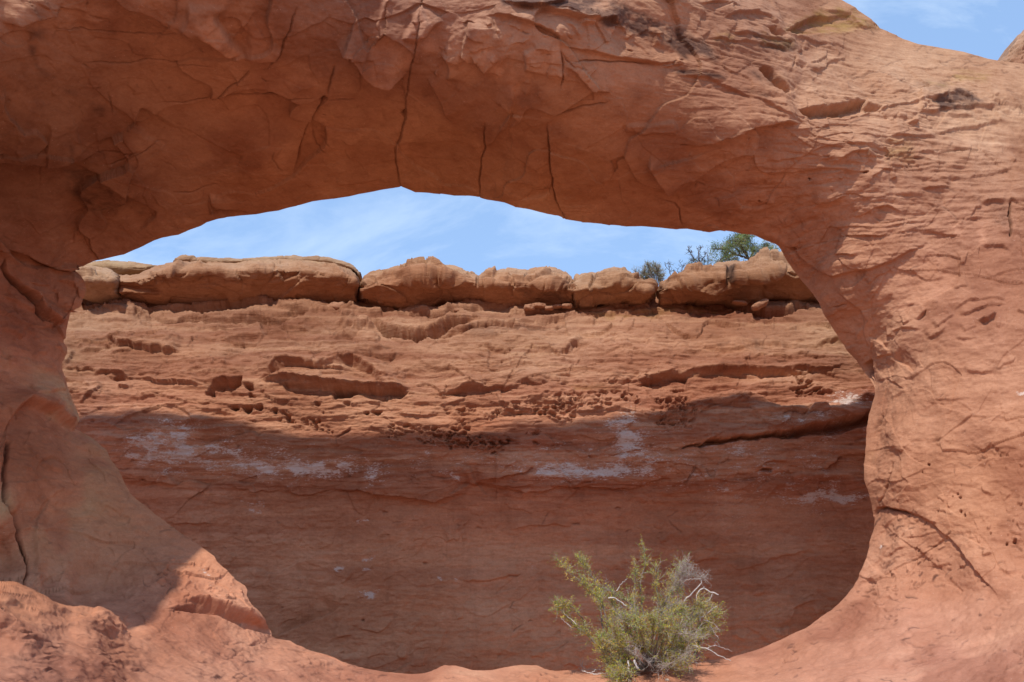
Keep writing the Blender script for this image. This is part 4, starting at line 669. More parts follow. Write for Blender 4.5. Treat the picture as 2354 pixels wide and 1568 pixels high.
    # left leg
    cr('D 40,220 10,290 30,330 100,420 200,520 240,600 280,640 340,665 400,670 440,640', 8, .20); st('D 30,330 100,420 200,520 240,600 280,640 340,660 400,665 440,640 460,590', .22, 34, 2); po('D 0,275 30,230 35,300 15,310', -.25, 5); st('D 0,160 150,200 300,260 400,300 490,315', .14, 40, 3, (0, 0)); cr('D 0,160 150,200 300,260 400,300 490,315', 5, .08, (0, 0))
    st('D 120,370 200,400 300,410', .05, 18); st('D 340,380 430,400 500,420 520,440 530,500', .10, 20, 2); st('D 310,440 370,480 380,540', .05, 16); st('D 0,480 100,550 240,600', .08, 18); st('D 0,690 80,720 150,760', .07, 16); st('D 240,610 280,660 350,700', .08, 16)
    st('D 20,1400 60,1290 150,1210 250,1230 330,1262 400,1330 470,1362 510,1330', .24, 34, 3, (1, 0)); st('D 150,1170 260,1150 350,1110 430,1130', .06, 40, 6); st('D 440,680 430,790 400,930', -.06, 14, 2)
    r.flakes(70, 'D 0,600 450,700 480,1200 0,1250', (8, 50), (.012, .03), .6, .3, (5, 14), 66, .2)
    # colour masks: stain and ochre, faint salt, pale patches, a painted sun patch
    for q, a in (('A 180,180 300,200 290,240 200,250', .7), ('A 190,300 230,310 230,390 190,360', .8), ('A 240,430 350,500 370,550 280,510', .7), ('A 420,570 500,580 500,620 430,610', .8), ('A 610,680 680,700 680,750 620,730', .8), ('A 420,1120 620,1130 900,1340 740,1440 560,1380 420,1240', .65), ('A 860,1380 960,1390 940,1440', .8),
                 ('A 450,940 480,950 470,1040 440,1040', .6), ('A 1400,1360 1560,1400 1500,1440 1410,1420', .6), ('A 1150,1490 1200,1490 1190,1520', .7), ('A 200,20 300,30 280,90 200,70', .5)): ma(q, 1, a, 12)
    ma('B 1060,-60 1400,-60 1900,0 2060,80 2354,190 2354,400 2250,300 2000,220 1880,200 1740,130 1650,110 1500,60 1300,70 1130,50', 1, 1.1, 8); ma('C 0,170 230,260 330,370 300,420 100,340 0,300', 1, 1.1, 8); ma('C 30,450 200,460 330,510 360,540 200,500 60,480', 1, 1.1, 6)
    ma('C 1750,660 1960,600 2060,700 2000,735 1780,750', 1, 1.2, 8); ma('C 1640,540 1800,550 1960,640 1700,655', 1, .5, 12); ma('C 500,230 830,290 830,360 600,330', 1, .7, 8); ma('C 300,260 480,260 480,310 320,310', 1, .5, 10); ma('C 590,500 740,560 750,640 650,590', 1, .6, 8); ma('C 470,600 640,660 600,690', 1, .7, 6)
    ma('C 500,460 600,500 600,560 520,500', 1, .8, 8); ma('C 1000,60 1200,60 1390,180 1250,200 1000,220 760,210', 2, 1.2, 10); ma('C 1420,930 1620,930 1620,1080 1420,1070', 2, .5, 10); ma('C 600,240 830,280 780,330 600,300', 2, 1, 8); ma('C 1880,470 2150,480 2100,540 1900,530', 2, .7, 10); ma('C 300,230 420,230 420,300 300,300', 2, .8, 8)
    ma('C 1700,540 1900,560 1800,620', 2, .6, 10); ma('C 2130,1320 2260,1330 2250,1568 2150,1460', 1, .45, 12); ma('D 280,690 400,700 400,760 300,760', 1, .4, 8); ma('F 1250,1568 1350,1568 1340,1500 1260,1500', 2, .3, 8)
    ma('G 1330,800 1370,800 1450,1030 1430,1030', 0, .8, 4); ma('F 2290,1105 2354,1100 2354,1130 2300,1125', 0, 1.3, 4); ma('F 2010,1260 2035,1262 2030,1275 2012,1272', 0, 1.4, 3); ma('F 1190,430 1240,460 1220,500 1190,480', 0, .6, 5); ma('I 1400,660 1412,665 1408,680 1400,678', 0, 1.6, 3); ma('G 100,360 260,370 240,420 120,420', 0, .5, 8)
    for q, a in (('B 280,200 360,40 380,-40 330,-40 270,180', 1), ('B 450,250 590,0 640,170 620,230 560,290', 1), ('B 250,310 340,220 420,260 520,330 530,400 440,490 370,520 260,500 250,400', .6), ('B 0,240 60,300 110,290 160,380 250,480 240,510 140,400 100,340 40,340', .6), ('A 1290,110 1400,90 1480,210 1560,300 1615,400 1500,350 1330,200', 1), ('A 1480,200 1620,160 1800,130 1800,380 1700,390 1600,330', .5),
                 ('B 560,260 650,190 850,120 850,300 900,400 780,410 700,370 600,330', .5), ('B 930,300 1060,280 1150,420 1100,560 1000,480', .5), ('B 1250,320 1480,300 1500,500 1300,470', .4), ('B 1180,420 1240,540 1220,660 1160,600', .6), ('F 1560,250 1750,160 1800,200 1900,340 1880,440 1700,560 1500,600 1350,500 1400,350', .5), ('F 1860,0 1930,0 1960,130 1930,120', .8), ('F 2050,0 2090,0 2100,170 2070,150', .8), ('A 0,0 180,0 140,90 40,130 0,120', .7), ('A 0,480 150,560 300,800 250,830 80,700', .4), ('B 1500,60 1650,110 1740,130 1700,150 1560,100', .9), ('B 1820,210 1880,150 1900,170 1850,225', .9),  # first F polygon: sunlit patch on the right leg, painted in as paler tone
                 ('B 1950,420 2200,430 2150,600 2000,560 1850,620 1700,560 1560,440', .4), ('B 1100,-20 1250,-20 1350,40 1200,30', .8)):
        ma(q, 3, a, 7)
    ma('I 1540,1350 1800,1340 1880,1370 1700,1400 1560,1390', 0, .42, 14)

    # polar grid round the opening
    th = np.unwrap(np.arctan2(RIM[:, 1] - CEN[1], RIM[:, 0] - CEN[0])); rr = np.hypot(*(RIM - CEN).T)
    if th[-1] < th[0]: pass
    sgn = np.sign(th[-1] - th[0]); o = np.argsort(th * sgn)
    tt = (th * sgn)[o]; rv = rr[o]
    # outer outline as polygon
    cr_ = np.array([(u, v) for u, v, _ in crest])
    outer = np.vstack([cr_, [(-1500, 0), (-1500, 1000), (-1500, 2100), (0, 2150), (1177, 2150), (2354, 2150), (3300, 2150), (3400, 1200), (3380, 500)]])
    ot = np.unwrap(np.arctan2(outer[:, 1] - CEN[1], outer[:, 0] - CEN[0]))
    def outer_r(t):
        best = np.full(t.shape, 1e9); c, s_ = np.cos(t), np.sin(t); n = len(outer)
        for i in range(n):
            a = outer[i] - CEN; b = outer[(i + 1) % n] - CEN; e = b - a; den = c * e[1] - s_ * e[0]
            with np.errstate(divide='ignore', invalid='ignore'):
                k = (a[0] * e[1] - a[1] * e[0]) / den; m = (a[0] * s_ - a[1] * c) / den
            ok = (k > 0) & (m >= -1e-6) & (m <= 1 + 1e-6) & (k < best); best = np.where(ok, k, best)
        return best
    # dense angles weighted by mean of rim arc length and frame distance
    f = np.linspace(tt[0], tt[0] + 2 * np.pi, 20001)[:-1]
    rvf = np.interp(f, np.concatenate([tt - 2 * np.pi, tt, tt + 2 * np.pi]), np.tile(rv, 3))
    cth, sth = np.cos(f), np.sin(f) * 1.0
    fr = np.minimum(1204 / (np.abs(cth) + 1e-6), np.where(sth * sgn > 0, 680, 910) / (np.abs(sth) + 1e-6)); dens = np.maximum(np.hypot(np.gradient(rvf, f), rvf), fr * .8)
    cum = np.cumsum(dens); cum /= cum[-1]; NT = 2900
    ang = np.interp(np.linspace(0, 1, NT, endpoint=False), cum, f); tr = ang * sgn
    r0 = np.interp(ang, np.concatenate([tt - 2 * np.pi, tt, tt + 2 * np.pi]), np.tile(rv, 3))
    r1 = outer_r(tr)
    c, s_ = np.cos(tr), np.sin(tr)
    edge = np.minimum(1204 / (np.abs(c) + 1e-6), np.where(s_ > 0, 680 / (np.abs(s_) + 1e-6), 910 / (np.abs(s_) + 1e-6)))
    redge = np.clip(edge, r0 + 8, r1 - 4)
    NI, NO = 430, 60
    a_in = np.linspace(0, 1, NI)[:, None]; 
    Rr = np.concatenate([r0 + (redge - r0) * a_in, redge + (r1 - redge) * (np.linspace(0, 1, NO + 1)[1:, None] ** 1.3)])
    U = CEN[0] + Rr * c; V = CEN[1] + Rr * s_
    rb = RBF(CTRL + crest, 2e-5)
    gu = np.linspace(-1520, 3420, 620); gv = np.linspace(-1400, 2170, 450); GU, GV = np.meshgrid(gu, gv); GY = rb(GU, GV)
    def bil(U, V, A):
        x = np.clip((U + 1520) / 4940 * 619, 0, 618.999); y = np.clip((V + 1400) / 3570 * 449, 0, 448.999); i = x.astype(int); j = y.astype(int); fx = x - i; fy = y - j
        if A.ndim == 3: fx = fx[..., None]; fy = fy[..., None]
        return (A[j, i] * (1 - fx) + A[j, i + 1] * fx) * (1 - fy) + (A[j + 1, i] * (1 - fx) + A[j + 1, i + 1] * fx) * fy
    Y = np.maximum(bil(U, V, GY), 1.8)
    P = place(U, V, Y)
    N = normals(P, True)
    view = P - np.array([0, 0, EYE]); 
    if (N * view).sum(-1).mean() > 0: N = -N
    HCm = r.HC; inframe = sstep(-60, 0, U) * (1 - sstep(2354, 2414, U)) * sstep(-40, 0, V) * (1 - sstep(1570, 1600, V))
    H = r.sample(U, V, r.H) * inframe
    ceil = (1 - sstep(1450, 1800, U)) * (1 - sstep(450, 650, V)) ; ceil = ceil * sstep(60, 200, V + .0 * U + (U < 1e9) * 0)
    rough = 1 - .75 * ceil
    glv = np.interp(U, [0, 60, 140, 200, 260, 330, 420, 540, 621, 700, 1700, 1850, 1990, 2012, 2140, 2304, 2354], [1348, 1370, 1393, 1405, 1425, 1436, 1440, 1440, 1466, 1500, 1500, 1400, 1230, 1166, 1204, 1385, 1420]); gnd = sstep(0, 50, V - glv) * sstep(1300, 1420, V)
    H = H * (1 - .68 * gnd) + r.sample(U, V, HCm) * inframe * (1 - .3 * gnd)
    topr = sstep(1400, 1700, U) * (1 - sstep(520, 640, V))
    H = H + .09 * fbm(P, (.55, .55, .7), 3, .5, 2) * (1 - .4 * ceil) * (1 - .75 * gnd) + .03 * fbm(P, (1.8, 1.8, 2.8), 4, .55, 6) * rough + .010 * fbm(P, (6, 6, 9), 3, .6, 12) * (.5 + .5 * rough)
    H = H + .022 * np.clip(fbm(P, (.8, .8, 8), 3, .55, 31, True), -1, 1) * topr + (terrace(P, 7, 24, .3, .6) * .024 + terrace(P, 16, 28, .3, 1.0) * .02) * topr * sstep(1650, 1900, U)
    bk, be = blocky(P, (.55, .55, .7), 75, .5); bk2, be2 = blocky(P, (1.6, 1.6, 2.6), 76, .3)
    H = H + bk * (.10 - .065 * sstep(1750, 2000, U) - .05 * (1 - sstep(900, 1000, V) * 0) * sstep(850, 1000, V) * (1 - sstep(1750, 2000, U))) * (1 - gnd) + .028 * bk2 * (1 - .5 * ceil) * (1 - .7 * gnd)
    d_rim = Rr - r0; rimk = sstep(0, 26, d_rim); H = H * (.35 + .65 * rimk); H = H * (.15 + .85 * sstep(0, 160, r1 - Rr))
    P = P + N * H[..., None]
    # back shell
    nb = 40; tb = np.linspace(0, 1, nb + 1)[1:][:, None]
    # outside ring back to rim: interpolate sight-line radius from crest down to rim with thickness
    rb_r = r1 + (r0 - r1) * tb; sN = 1 - tb
    Ub = CEN[0] + rb_r * c; Vb = CEN[1] + rb_r * s_
    Yb = np.maximum(bil(Ub, Vb, GY), 1.8); thick = 3.6 * np.sqrt(sN) * (1 - sN) ** 1.1
    thick = thick * np.where(s_ > .35, 1.0, 1.0)
    yfar = np.where(c > 0, 13.9, 13.9); Yb = np.minimum(Yb + thick * (1 + .0 * Yb), np.maximum(yfar, Yb))
    fine = 1 - np.linspace(1, 0, 12)[1:-1, None] ** 2
    Yf = np.maximum(bil(Ub, Vb, GY), 1.8); PB = place(Ub, Vb, Yb); up_ = sstep(.25, .7, sN) * (s_ < .3); flat = place(Ub, Vb, Yf); flat[..., 1] += Yb - Yf; flat[..., 2] -= 1.4 * (Yb - Yf) * sstep(.5, 1, sN)
    PB = PB * (1 - up_[..., None]) + flat * up_[..., None]; PB[-1] = P[0]
    PB[:-1] += (.06 * fbm(PB[:-1], (.7, .7, .9), 3, .5, 50))[..., None] * np.array([0, 1, 0])
    # tone; left leg lightened to carry bounce light its shade lacks
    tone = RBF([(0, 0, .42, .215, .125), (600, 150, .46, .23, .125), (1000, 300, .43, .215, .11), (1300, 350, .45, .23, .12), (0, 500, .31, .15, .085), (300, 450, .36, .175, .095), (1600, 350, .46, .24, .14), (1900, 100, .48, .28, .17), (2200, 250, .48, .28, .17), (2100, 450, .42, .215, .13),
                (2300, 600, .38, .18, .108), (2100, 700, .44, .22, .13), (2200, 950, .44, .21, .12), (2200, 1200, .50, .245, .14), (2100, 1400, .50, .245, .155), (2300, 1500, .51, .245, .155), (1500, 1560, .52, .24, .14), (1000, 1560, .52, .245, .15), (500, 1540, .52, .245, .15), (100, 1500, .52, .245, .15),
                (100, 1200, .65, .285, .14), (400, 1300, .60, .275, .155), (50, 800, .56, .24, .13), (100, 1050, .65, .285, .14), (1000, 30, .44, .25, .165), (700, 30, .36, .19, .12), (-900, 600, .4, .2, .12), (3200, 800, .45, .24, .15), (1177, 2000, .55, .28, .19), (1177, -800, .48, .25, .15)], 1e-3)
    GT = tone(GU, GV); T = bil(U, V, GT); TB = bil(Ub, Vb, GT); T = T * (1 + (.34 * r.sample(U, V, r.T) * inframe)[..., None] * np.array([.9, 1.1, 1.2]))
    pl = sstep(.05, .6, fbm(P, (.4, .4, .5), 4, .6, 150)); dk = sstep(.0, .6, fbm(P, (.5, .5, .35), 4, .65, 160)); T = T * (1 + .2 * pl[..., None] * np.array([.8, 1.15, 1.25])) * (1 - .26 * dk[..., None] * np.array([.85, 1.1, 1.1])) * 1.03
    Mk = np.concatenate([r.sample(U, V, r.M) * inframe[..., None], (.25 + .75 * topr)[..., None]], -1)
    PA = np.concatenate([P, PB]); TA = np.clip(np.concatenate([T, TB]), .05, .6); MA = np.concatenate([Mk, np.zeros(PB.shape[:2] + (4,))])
    # split off the ground: below the ridge at the left and below the crease at the right
    GL = np.array([(-2000, 1290), (-300, 1310), (0, 1348), (60, 1370), (140, 1393), (200, 1405), (260, 1425), (330, 1436), (420, 1440), (540, 1440), (621, 1466), (700, 1500), (1100, 1500), (1500, 1500), (1700, 1500), (1850, 1400), (1990, 1230), (2012, 1166), (2040, 1170), (2110, 1187), (2140, 1204), (2190, 1246), (2250, 1315), (2304, 1385), (2354, 1420), (2700, 1520), (4000, 1700)], float)
    cellU = .25 * (U[:-1] + U[1:] + np.roll(U, -1, 1)[:-1] + np.roll(U, -1, 1)[1:]); cellV = .25 * (V[:-1] + V[1:] + np.roll(V, -1, 1)[:-1] + np.roll(V, -1, 1)[1:])
    gm = cellV > np.interp(cellU, GL[:, 0], GL[:, 1])
    gb = Vb > np.interp(Ub, GL[:, 0], GL[:, 1])
    full = np.zeros((PA.shape[0] - 1, NT), bool); full[:gm.shape[0]] = gm; full[gm.shape[0]:] = gb
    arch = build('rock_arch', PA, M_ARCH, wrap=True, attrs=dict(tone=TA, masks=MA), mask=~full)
    tag(arch, 'massive red sandstone arch framing the view, its smooth ceiling in shade', 'rock arch')
    # wide ground sheet under everything, joined to the slickrock mesh
    gx = np.concatenate([-np.geomspace(900, 14, 24), np.linspace(-13, 13, 60), np.geomspace(14, 900, 24)]); gy = np.concatenate([-np.geomspace(700, 9, 24), np.linspace(-8, 22, 70), np.geomspace(23, 900, 24)])
    X, Yg = np.meshgrid(gx, gy); Z = -.35 + .10 * fbm(np.stack([X, Yg, 0 * X], -1), (.3, .3, 1), 3) - 1.1 * sstep(11.6, 14.0, Yg) - .0 * X
    Z = Z + .9 * sstep(3, 8, np.abs(X)) * sstep(-8, 3, Yg) * (1 - sstep(5, 9, Yg)) * 0
    G = np.stack([X, Yg, Z], -1); m = G.shape[1]; n = G.shape[0]
    I, J = np.meshgrid(np.arange(n - 1), np.arange(m - 1), indexing='ij'); q = np.stack([I * m + J, I * m + J + 1, (I + 1) * m + J + 1, (I + 1) * m + J], -1).reshape(-1, 4)
    ea = dict(tone=np.zeros((n * m, 3)) + np.array([.55, .28, .19]), masks=np.zeros((n * m, 4)))
    g = build('ground', PA, M_GROUND, wrap=True, attrs=dict(tone=TA, masks=MA), mask=full, extra=[(G.reshape(-1, 3), q, ea)])
    tag(g, kind='structure')
    return lambda u, v: place(np.array(float(u)), np.array(float(v)), float(np.maximum(bil(np.array([float(u)]), np.array([float(v)]), GY), 1.8)[0]))
on_arch = make_arch()

cap('rock_fin', 'pale rock knob rising beyond the arch at the top right corner', '2284,150 2300,140 2325,125 2328,108 2339,90 2354,73 2420,10 2560,-40 2760,0 2900,120', '2284,260 2300,300 2500,330 2900,330', 21.0, 91, (14, 120), .0, .1, 4, (.48, .27, .18), group=None, cat='rock', lam=1.2, step=3, taper=1.5)

# ------------------------------------------------------------------ plants
class Tubes:
    def __init__(s): s.v = []; s.q = []; s.n = 0
    def add(s, P, r0, r1, k=5):
        P = np.array(P, float); n = len(P)
        if n < 2: return
        T = np.gradient(P, axis=0); T /= np.linalg.norm(T, axis=1)[:, None] + 1e-9
        ref = np.array([.31, .9, .28]); A = np.cross(T, ref); A /= np.linalg.norm(A, axis=1)[:, None] + 1e-9; B = np.cross(T, A)
        rad = np.linspace(r0, r1, n)[:, None, None]; a = np.linspace(0, 2 * np.pi, k, endpoint=False)
        V = P[:, None] + rad * (np.cos(a)[None, :, None] * A[:, None] + np.sin(a)[None, :, None] * B[:, None])
        I, J = np.meshgrid(np.arange(n - 1), np.arange(k), indexing='ij'); J2 = (J + 1) % k
        s.q.append(np.stack([I * k + J, I * k + J2, (I + 1) * k + J2, (I + 1) * k + J], -1).reshape(-1, 4) + s.n); s.v.append(V.reshape(-1, 3)); s.n += n * k
class Leaves:
    def __init__(s): s.p = []; s.d = []; s.l = []; s.w = []; s.c = []
    def add(s, p, d, l, w_, c): s.p.append(p); s.d.append(d); s.l.append(l); s.w.append(w_); s.c.append(c)
def mesh_obj(name, V, Q, mat, parent, col=None, smooth=True):
    me = bpy.data.meshes.new(name); me.vertices.add(len(V)); me.vertices.foreach_set('co', V.astype(np.float32).ravel())
    me.loops.add(len(Q) * 4); me.loops.foreach_set('vertex_index', Q.astype(np.int32).ravel()); me.polygons.add(len(Q)); me.polygons.foreach_set('loop_start', np.arange(0, len(Q) * 4, 4, dtype=np.int32))
    me.polygons.foreach_set('use_smooth', np.full(len(Q), smooth)); me.update(calc_edges=True)
    if col is not None:
        at = me.attributes.new('tone', 'FLOAT_COLOR', 'POINT'); at.data.foreach_set('color', np.concatenate([col, np.ones((len(col), 1))], 1).astype(np.float32).ravel())
    me.materials.append(mat); o = bpy.data.objects.new(name, me); COL.objects.link(o); o.parent = parent; return o
def wood_mat(name, c1, c2):
    m = bpy.data.materials.new(name); t, N, L = nodes(m); o = N('ShaderNodeOutputMaterial'); b = N('ShaderNodeBsdfPrincipled', i_Roughness=.85); b.inputs['Specular IOR Level'].default_value = .2; L(b.outputs[0], o.inputs[0])
    tc = N('ShaderNodeTexCoord'); n = N('ShaderNodeTexNoise'); n.inputs['Scale'].default_value = 14; n.inputs['Detail'].default_value = 5; L(tc.outputs['Object'], n.inputs['Vector'])
    cr = N('ShaderNodeValToRGB'); cr.color_ramp.elements[0].position = .35; cr.color_ramp.elements[1].position = .65; cr.color_ramp.elements[0].color = c1 + (1,); cr.color_ramp.elements[1].color = c2 + (1,); L(n.outputs['Fac'], cr.inputs[0]); L(cr.outputs[0], b.inputs['Base Color'])
    return m
def leaf_mat(name):
    m = bpy.data.materials.new(name); t, N, L = nodes(m); o = N('ShaderNodeOutputMaterial'); a = N('ShaderNodeAttribute', attribute_name='tone'); b = N('ShaderNodeBsdfPrincipled', i_Roughness=.7); b.inputs['Specular IOR Level'].default_value = .25
    tr = N('ShaderNodeBsdfTranslucent'); mx = N('ShaderNodeMixShader'); mx.inputs[0].default_value = .3; L(a.outputs['Color'], b.inputs['Base Color']); L(a.outputs['Color'], tr.inputs['Color']); L(b.outputs[0], mx.inputs[1]); L(tr.outputs[0], mx.inputs[2]); L(mx.outputs[0], o.inputs[0])
    return m
M_TWIG = wood_mat('grey_twig', (.30, .25, .21), (.48, .42, .37)); M_BARK = wood_mat('dark_bark', (.06, .04, .032), (.16, .115, .09)); M_DEAD = wood_mat('bleached_wood', (.42, .38, .34), (.66, .60, .54)); M_TWIG2 = wood_mat('tan_twig', (.20, .15, .12), (.36, .29, .23)); M_LEAF = leaf_mat('leaf')
class Plant:
    def __init__(s, name, base, label, cat, seed, group=None):
        s.base = np.array(base); s.o = bpy.data.objects.new(name, None); COL.objects.link(s.o); s.o.location = tuple(base); tag(s.o, label, cat, group); s.r = random.Random(seed); s.T = {}; s.Lv = Leaves()
    def tube(s, part, P, r0, r1, k=5):
        if part in ('dead_branch',) or (part == 'trunk' and k == 7): part += '#%d' % len(s.T)
        s.T.setdefault(part, Tubes()).add(np.array(P) - s.base, r0, r1, k)
    def smooth(s, P, n=14, wob=.02):
        P = np.array(P, float)
        if len(P) == 2: P = np.array([P[0], (P[0] + P[1]) / 2 + np.array([s.r.gauss(0, 1) for _ in range(3)]) * np.linalg.norm(P[1] - P[0]) * .06, P[1]])
        t = np.linspace(0, len(P) - 1, max(n, 2 * len(P))); Q = []
        PP = np.vstack([2 * P[0] - P[1], P, 2 * P[-1] - P[-2]])
        for x in t:
            i = min(int(x), len(P) - 2); f = x - i; a, b, c, d = PP[i:i + 4]
            Q.append(.5 * ((2 * b) + (c - a) * f + (2 * a - 5 * b + 4 * c - d) * f * f + (3 * b - a - 3 * c + d) * f ** 3))
        Q = np.array(Q); Q[1:] += np.array([[s.r.gauss(0, wob) for _ in range(3)] for _ in range(len(Q) - 1)]); return Q
    def twig(s, p, d, l, n=5, curl=.25, up=0.0):
        P = [np.array(p)]; d = np.array(d, float); d /= np.linalg.norm(d) + 1e-9
        for i in range(n):
            d = d + np.array([s.r.gauss(0, curl) for _ in range(3)]) * .6; d[2] += up; d /= np.linalg.norm(d); P.append(P[-1] + d * l / n)
        return np.array(P), d
    def rd(s): return np.array([s.r.gauss(0, 1) for _ in range(3)])
    def finish(s, mats, leafname='foliage'):
        for part, T in s.T.items(): mesh_obj(part.split('#')[0], np.vstack(T.v), np.vstack(T.q), mats[part.split('#')[0]], s.o)
        if s.Lv.p:
            p = np.array(s.Lv.p) - s.base; d = np.array(s.Lv.d); d /= np.linalg.norm(d, axis=1)[:, None] + 1e-9; l = np.array(s.Lv.l)[:, None]; w_ = np.array(s.Lv.w)[:, None]; c = np.array(s.Lv.c)
            rs = np.random.RandomState(4); q = rs.normal(size=d.shape); sd = np.cross(d, q); sd /= np.linalg.norm(sd, axis=1)[:, None] + 1e-9
            V = np.stack([p, p + d * l * .5 + sd * w_ * .5, p + d * l, p + d * l * .5 - sd * w_ * .5], 1).reshape(-1, 3); Q = np.arange(len(V)).reshape(-1, 4)
            mesh_obj(leafname, V, Q, M_LEAF, s.o, np.repeat(c, 4, 0), False)
def zf(s_): return [(1225.2 + float(a.split(',')[0]) * .2084, 1241.5 + float(a.split(',')[1]) * .2084) for a in s_.split()]
def zt(s_): return [(1421 + float(a.split(',')[0]) * .1735, 514.6 + float(a.split(',')[1]) * .1735) for a in s_.split()]

# the bush on the sill
def make_bush():
    base = on_arch(1487, 1548); base[2] -= .02; Yb = base[1]
    B = Plant('bush', base, 'straggly green bush with grey twigs growing on the sill in front of the shaded cliff', 'bush', 5); r = B.r
    def to3(pl, lean):
        out = []; n = len(pl)
        for i, (u, v) in enumerate(pl): out.append(place(np.array(u), np.array(v), Yb + lean * i / (n - 1)))
        return np.array(out)
    GRN = [(.42, .42, .06), (.50, .46, .07), (.32, .37, .07), (.58, .47, .09), (.42, .45, .14), (.64, .48, .10)]
    def leafy(P, dens, lf, sec=(.08, .28), tone=0, t0=.2, wood='twig'):
        """side twigs with small leaves along P"""
        L_ = np.linalg.norm(P[-1] - P[0]); n = max(2, int(dens * L_ * 26))
        for k in range(n):
            t = t0 + (1 - t0) * r.random() ** .8; i = min(int(t * (len(P) - 1)), len(P) - 2); f = t * (len(P) - 1) - i; p = P[i] * (1 - f) + P[i + 1] * f
            d = P[i + 1] - P[i]; d = d / (np.linalg.norm(d) + 1e-9) + B.rd() * .55 + np.array([0, 0, .25])
            Q, dd = B.twig(p, d, r.uniform(*sec), 5, .3, .03); B.tube(wood, Q, .0028, .0014, 3)
            tn = GRN[min(5, max(0, tone + r.choice((-1, 0, 0, 1, 2, 3)) if tone else r.randrange(6)))]; br = r.uniform(.7, 1.25)
            for g in range(r.randrange(1, 4)):
                a = Q[r.randrange(1, 5)]; Q2, _ = B.twig(a, dd + B.rd() * .7, r.uniform(.04, .12), 3, .3, .02); B.tube(wood, Q2, .0018, .001, 3)
                if r.random() < lf:
                    for h in range(r.randrange(6, 14)):
                        x = Q2[r.randrange(len(Q2))] + B.rd() * .008; c = tuple(q * br * r.uniform(.8, 1.2) for q in tn)
                        B.Lv.add(x, B.rd() + np.array([0, 0, .6]), r.uniform(.012, .024), r.uniform(.006, .010), c)
            if r.random() < lf:
                for h in range(r.randrange(5, 14)):
                    x = Q[r.randrange(1, len(Q))] + B.rd() * .01; c = tuple(q * br * r.uniform(.8, 1.2) for q in tn); B.Lv.add(x, B.rd() + np.array([0, 0, .6]), r.uniform(.012, .026), r.uniform(.006, .010), c)
    for q, lean, dens, lf, sec in (('1250,1440 1000,1260 850,1020 780,780 640,560 500,430 290,270', -.3, 2.0, .95, (.05, .17)), ('1250,1440 900,1300 780,1000 740,700 700,480 600,330 510,220', .2, 2.0, .95, (.05, .15)), ('1230,1440 900,1330 700,1150 560,1010 450,940 330,800 260,740', -.4, 2.4, .95, (.05, .16)),
                               ('700,1150 600,1000 540,860 440,750 340,720', -.35, 1.4, .95, (.04, .12)), ('1260,1440 1240,1150 1230,980 1150,780 1000,650 900,580 780,510', .1, 1.6, .5, (.08, .22)), ('1270,1440 1250,1000 1200,700 1190,450 1240,250 1210,60', .0, 1.3, .75, (.03, .09)),
                               ('1260,1440 1150,1050 1120,700 1130,450 1130,260', -.2, 1.2, .8, (.04, .12)), ('1300,1440 1400,1050 1430,760 1560,500 1640,280', .2, 2.0, .6, (.06, .24)), ('1300,1440 1350,1000 1380,700 1360,450 1350,320', -.25, 1.3, .8, (.05, .16)),
                               ('1300,1440 1500,1150 1650,850 1620,600 1520,420', .3, 1.8, .8, (.06, .2)), ('1300,1440 1550,1200 1800,1000 1950,880 2030,820', -.1, 2.6, .95, (.06, .26)), ('1300,1440 1500,1250 1750,1100 1950,1000', .25, 2.6, .95, (.08, .3)), ('1300,1440 1500,1150 1700,900 1800,720 1880,760', -.35, 2.4, .9, (.06, .26)),
                               ('1230,1440 1000,1350 850,1250 770,1150 740,1080', -.45, 2.6, .95, (.06, .2)), ('1250,1440 1050,1380 900,1380 800,1330', -.3, 2.6, .95, (.06, .2)), ('1230,1440 1000,1440 880,1450 860,1540', -.55, 2.2, .9, (.05, .18)), ('1250,1440 1100,1480 960,1540 950,1600', -.7, 2.2, .95, (.05, .16)),
                               ('1250,1440 1060,1180 970,950 900,780 860,660', .1, 2.2, .9, (.06, .22)), ('1280,1440 1180,1200 1050,1000 1020,850', -.5, 2.4, .95, (.08, .26)), ('1290,1440 1300,1200 1330,1000 1280,850', -.6, 2.4, .95, (.08, .26)), ('1300,1440 1420,1250 1550,1100 1600,950', -.6, 2.4, .95, (.08, .28)),
                               ('1320,1440 1500,1380 1650,1300 1750,1230', -.5, 2.6, .7, (.08, .28)), ('1320,1440 1480,1420 1600,1440 1680,1450', -.5, 2.4, .6, (.06, .2)), ('1280,1440 1100,1250 950,1150 850,1120', .4, 2.0, .9, (.08, .25)), ('1300,1440 1400,1200 1500,900 1500,720', .5, 2.0, .8, (.08, .26)), ('1280,1440 1220,1100 1100,850 1080,650', .45, 2.0, .8, (.08, .26)),
                               ('1300,1440 1450,1300 1600,1200 1700,1120 1850,1080', -.55, 3.4, .7, (.1, .28)), ('1300,1440 1450,1350 1600,1300 1700,1350', -.6, 3.0, .7, (.08, .25)), ('1250,1440 1100,1300 980,1150 900,1000', -.6, 3.2, .9, (.1, .28)), ('1280,1440 1320,1250 1400,1050 1480,900 1600,800', -.55, 3.2, .9, (.1, .3)),
                               ('1280,1440 1250,1250 1200,1050 1150,900', -.7, 3.0, .9, (.1, .3)), ('1300,1440 1520,1200 1700,1050 1780,880 1850,760', .4, 2.4, .9, (.1, .28)), ('1250,1440 1050,1330 930,1230 850,1130', -.15, 3.0, .9, (.08, .25)), ('1280,1440 1100,1430 1000,1450 930,1500', -.75, 2.6, .8, (.08, .22))):
        P = B.smooth(to3(zf(q), lean), 22, .006); B.tube('stem', P, .013, .003, 6); leafy(P, dens, lf, sec, 0, .22)
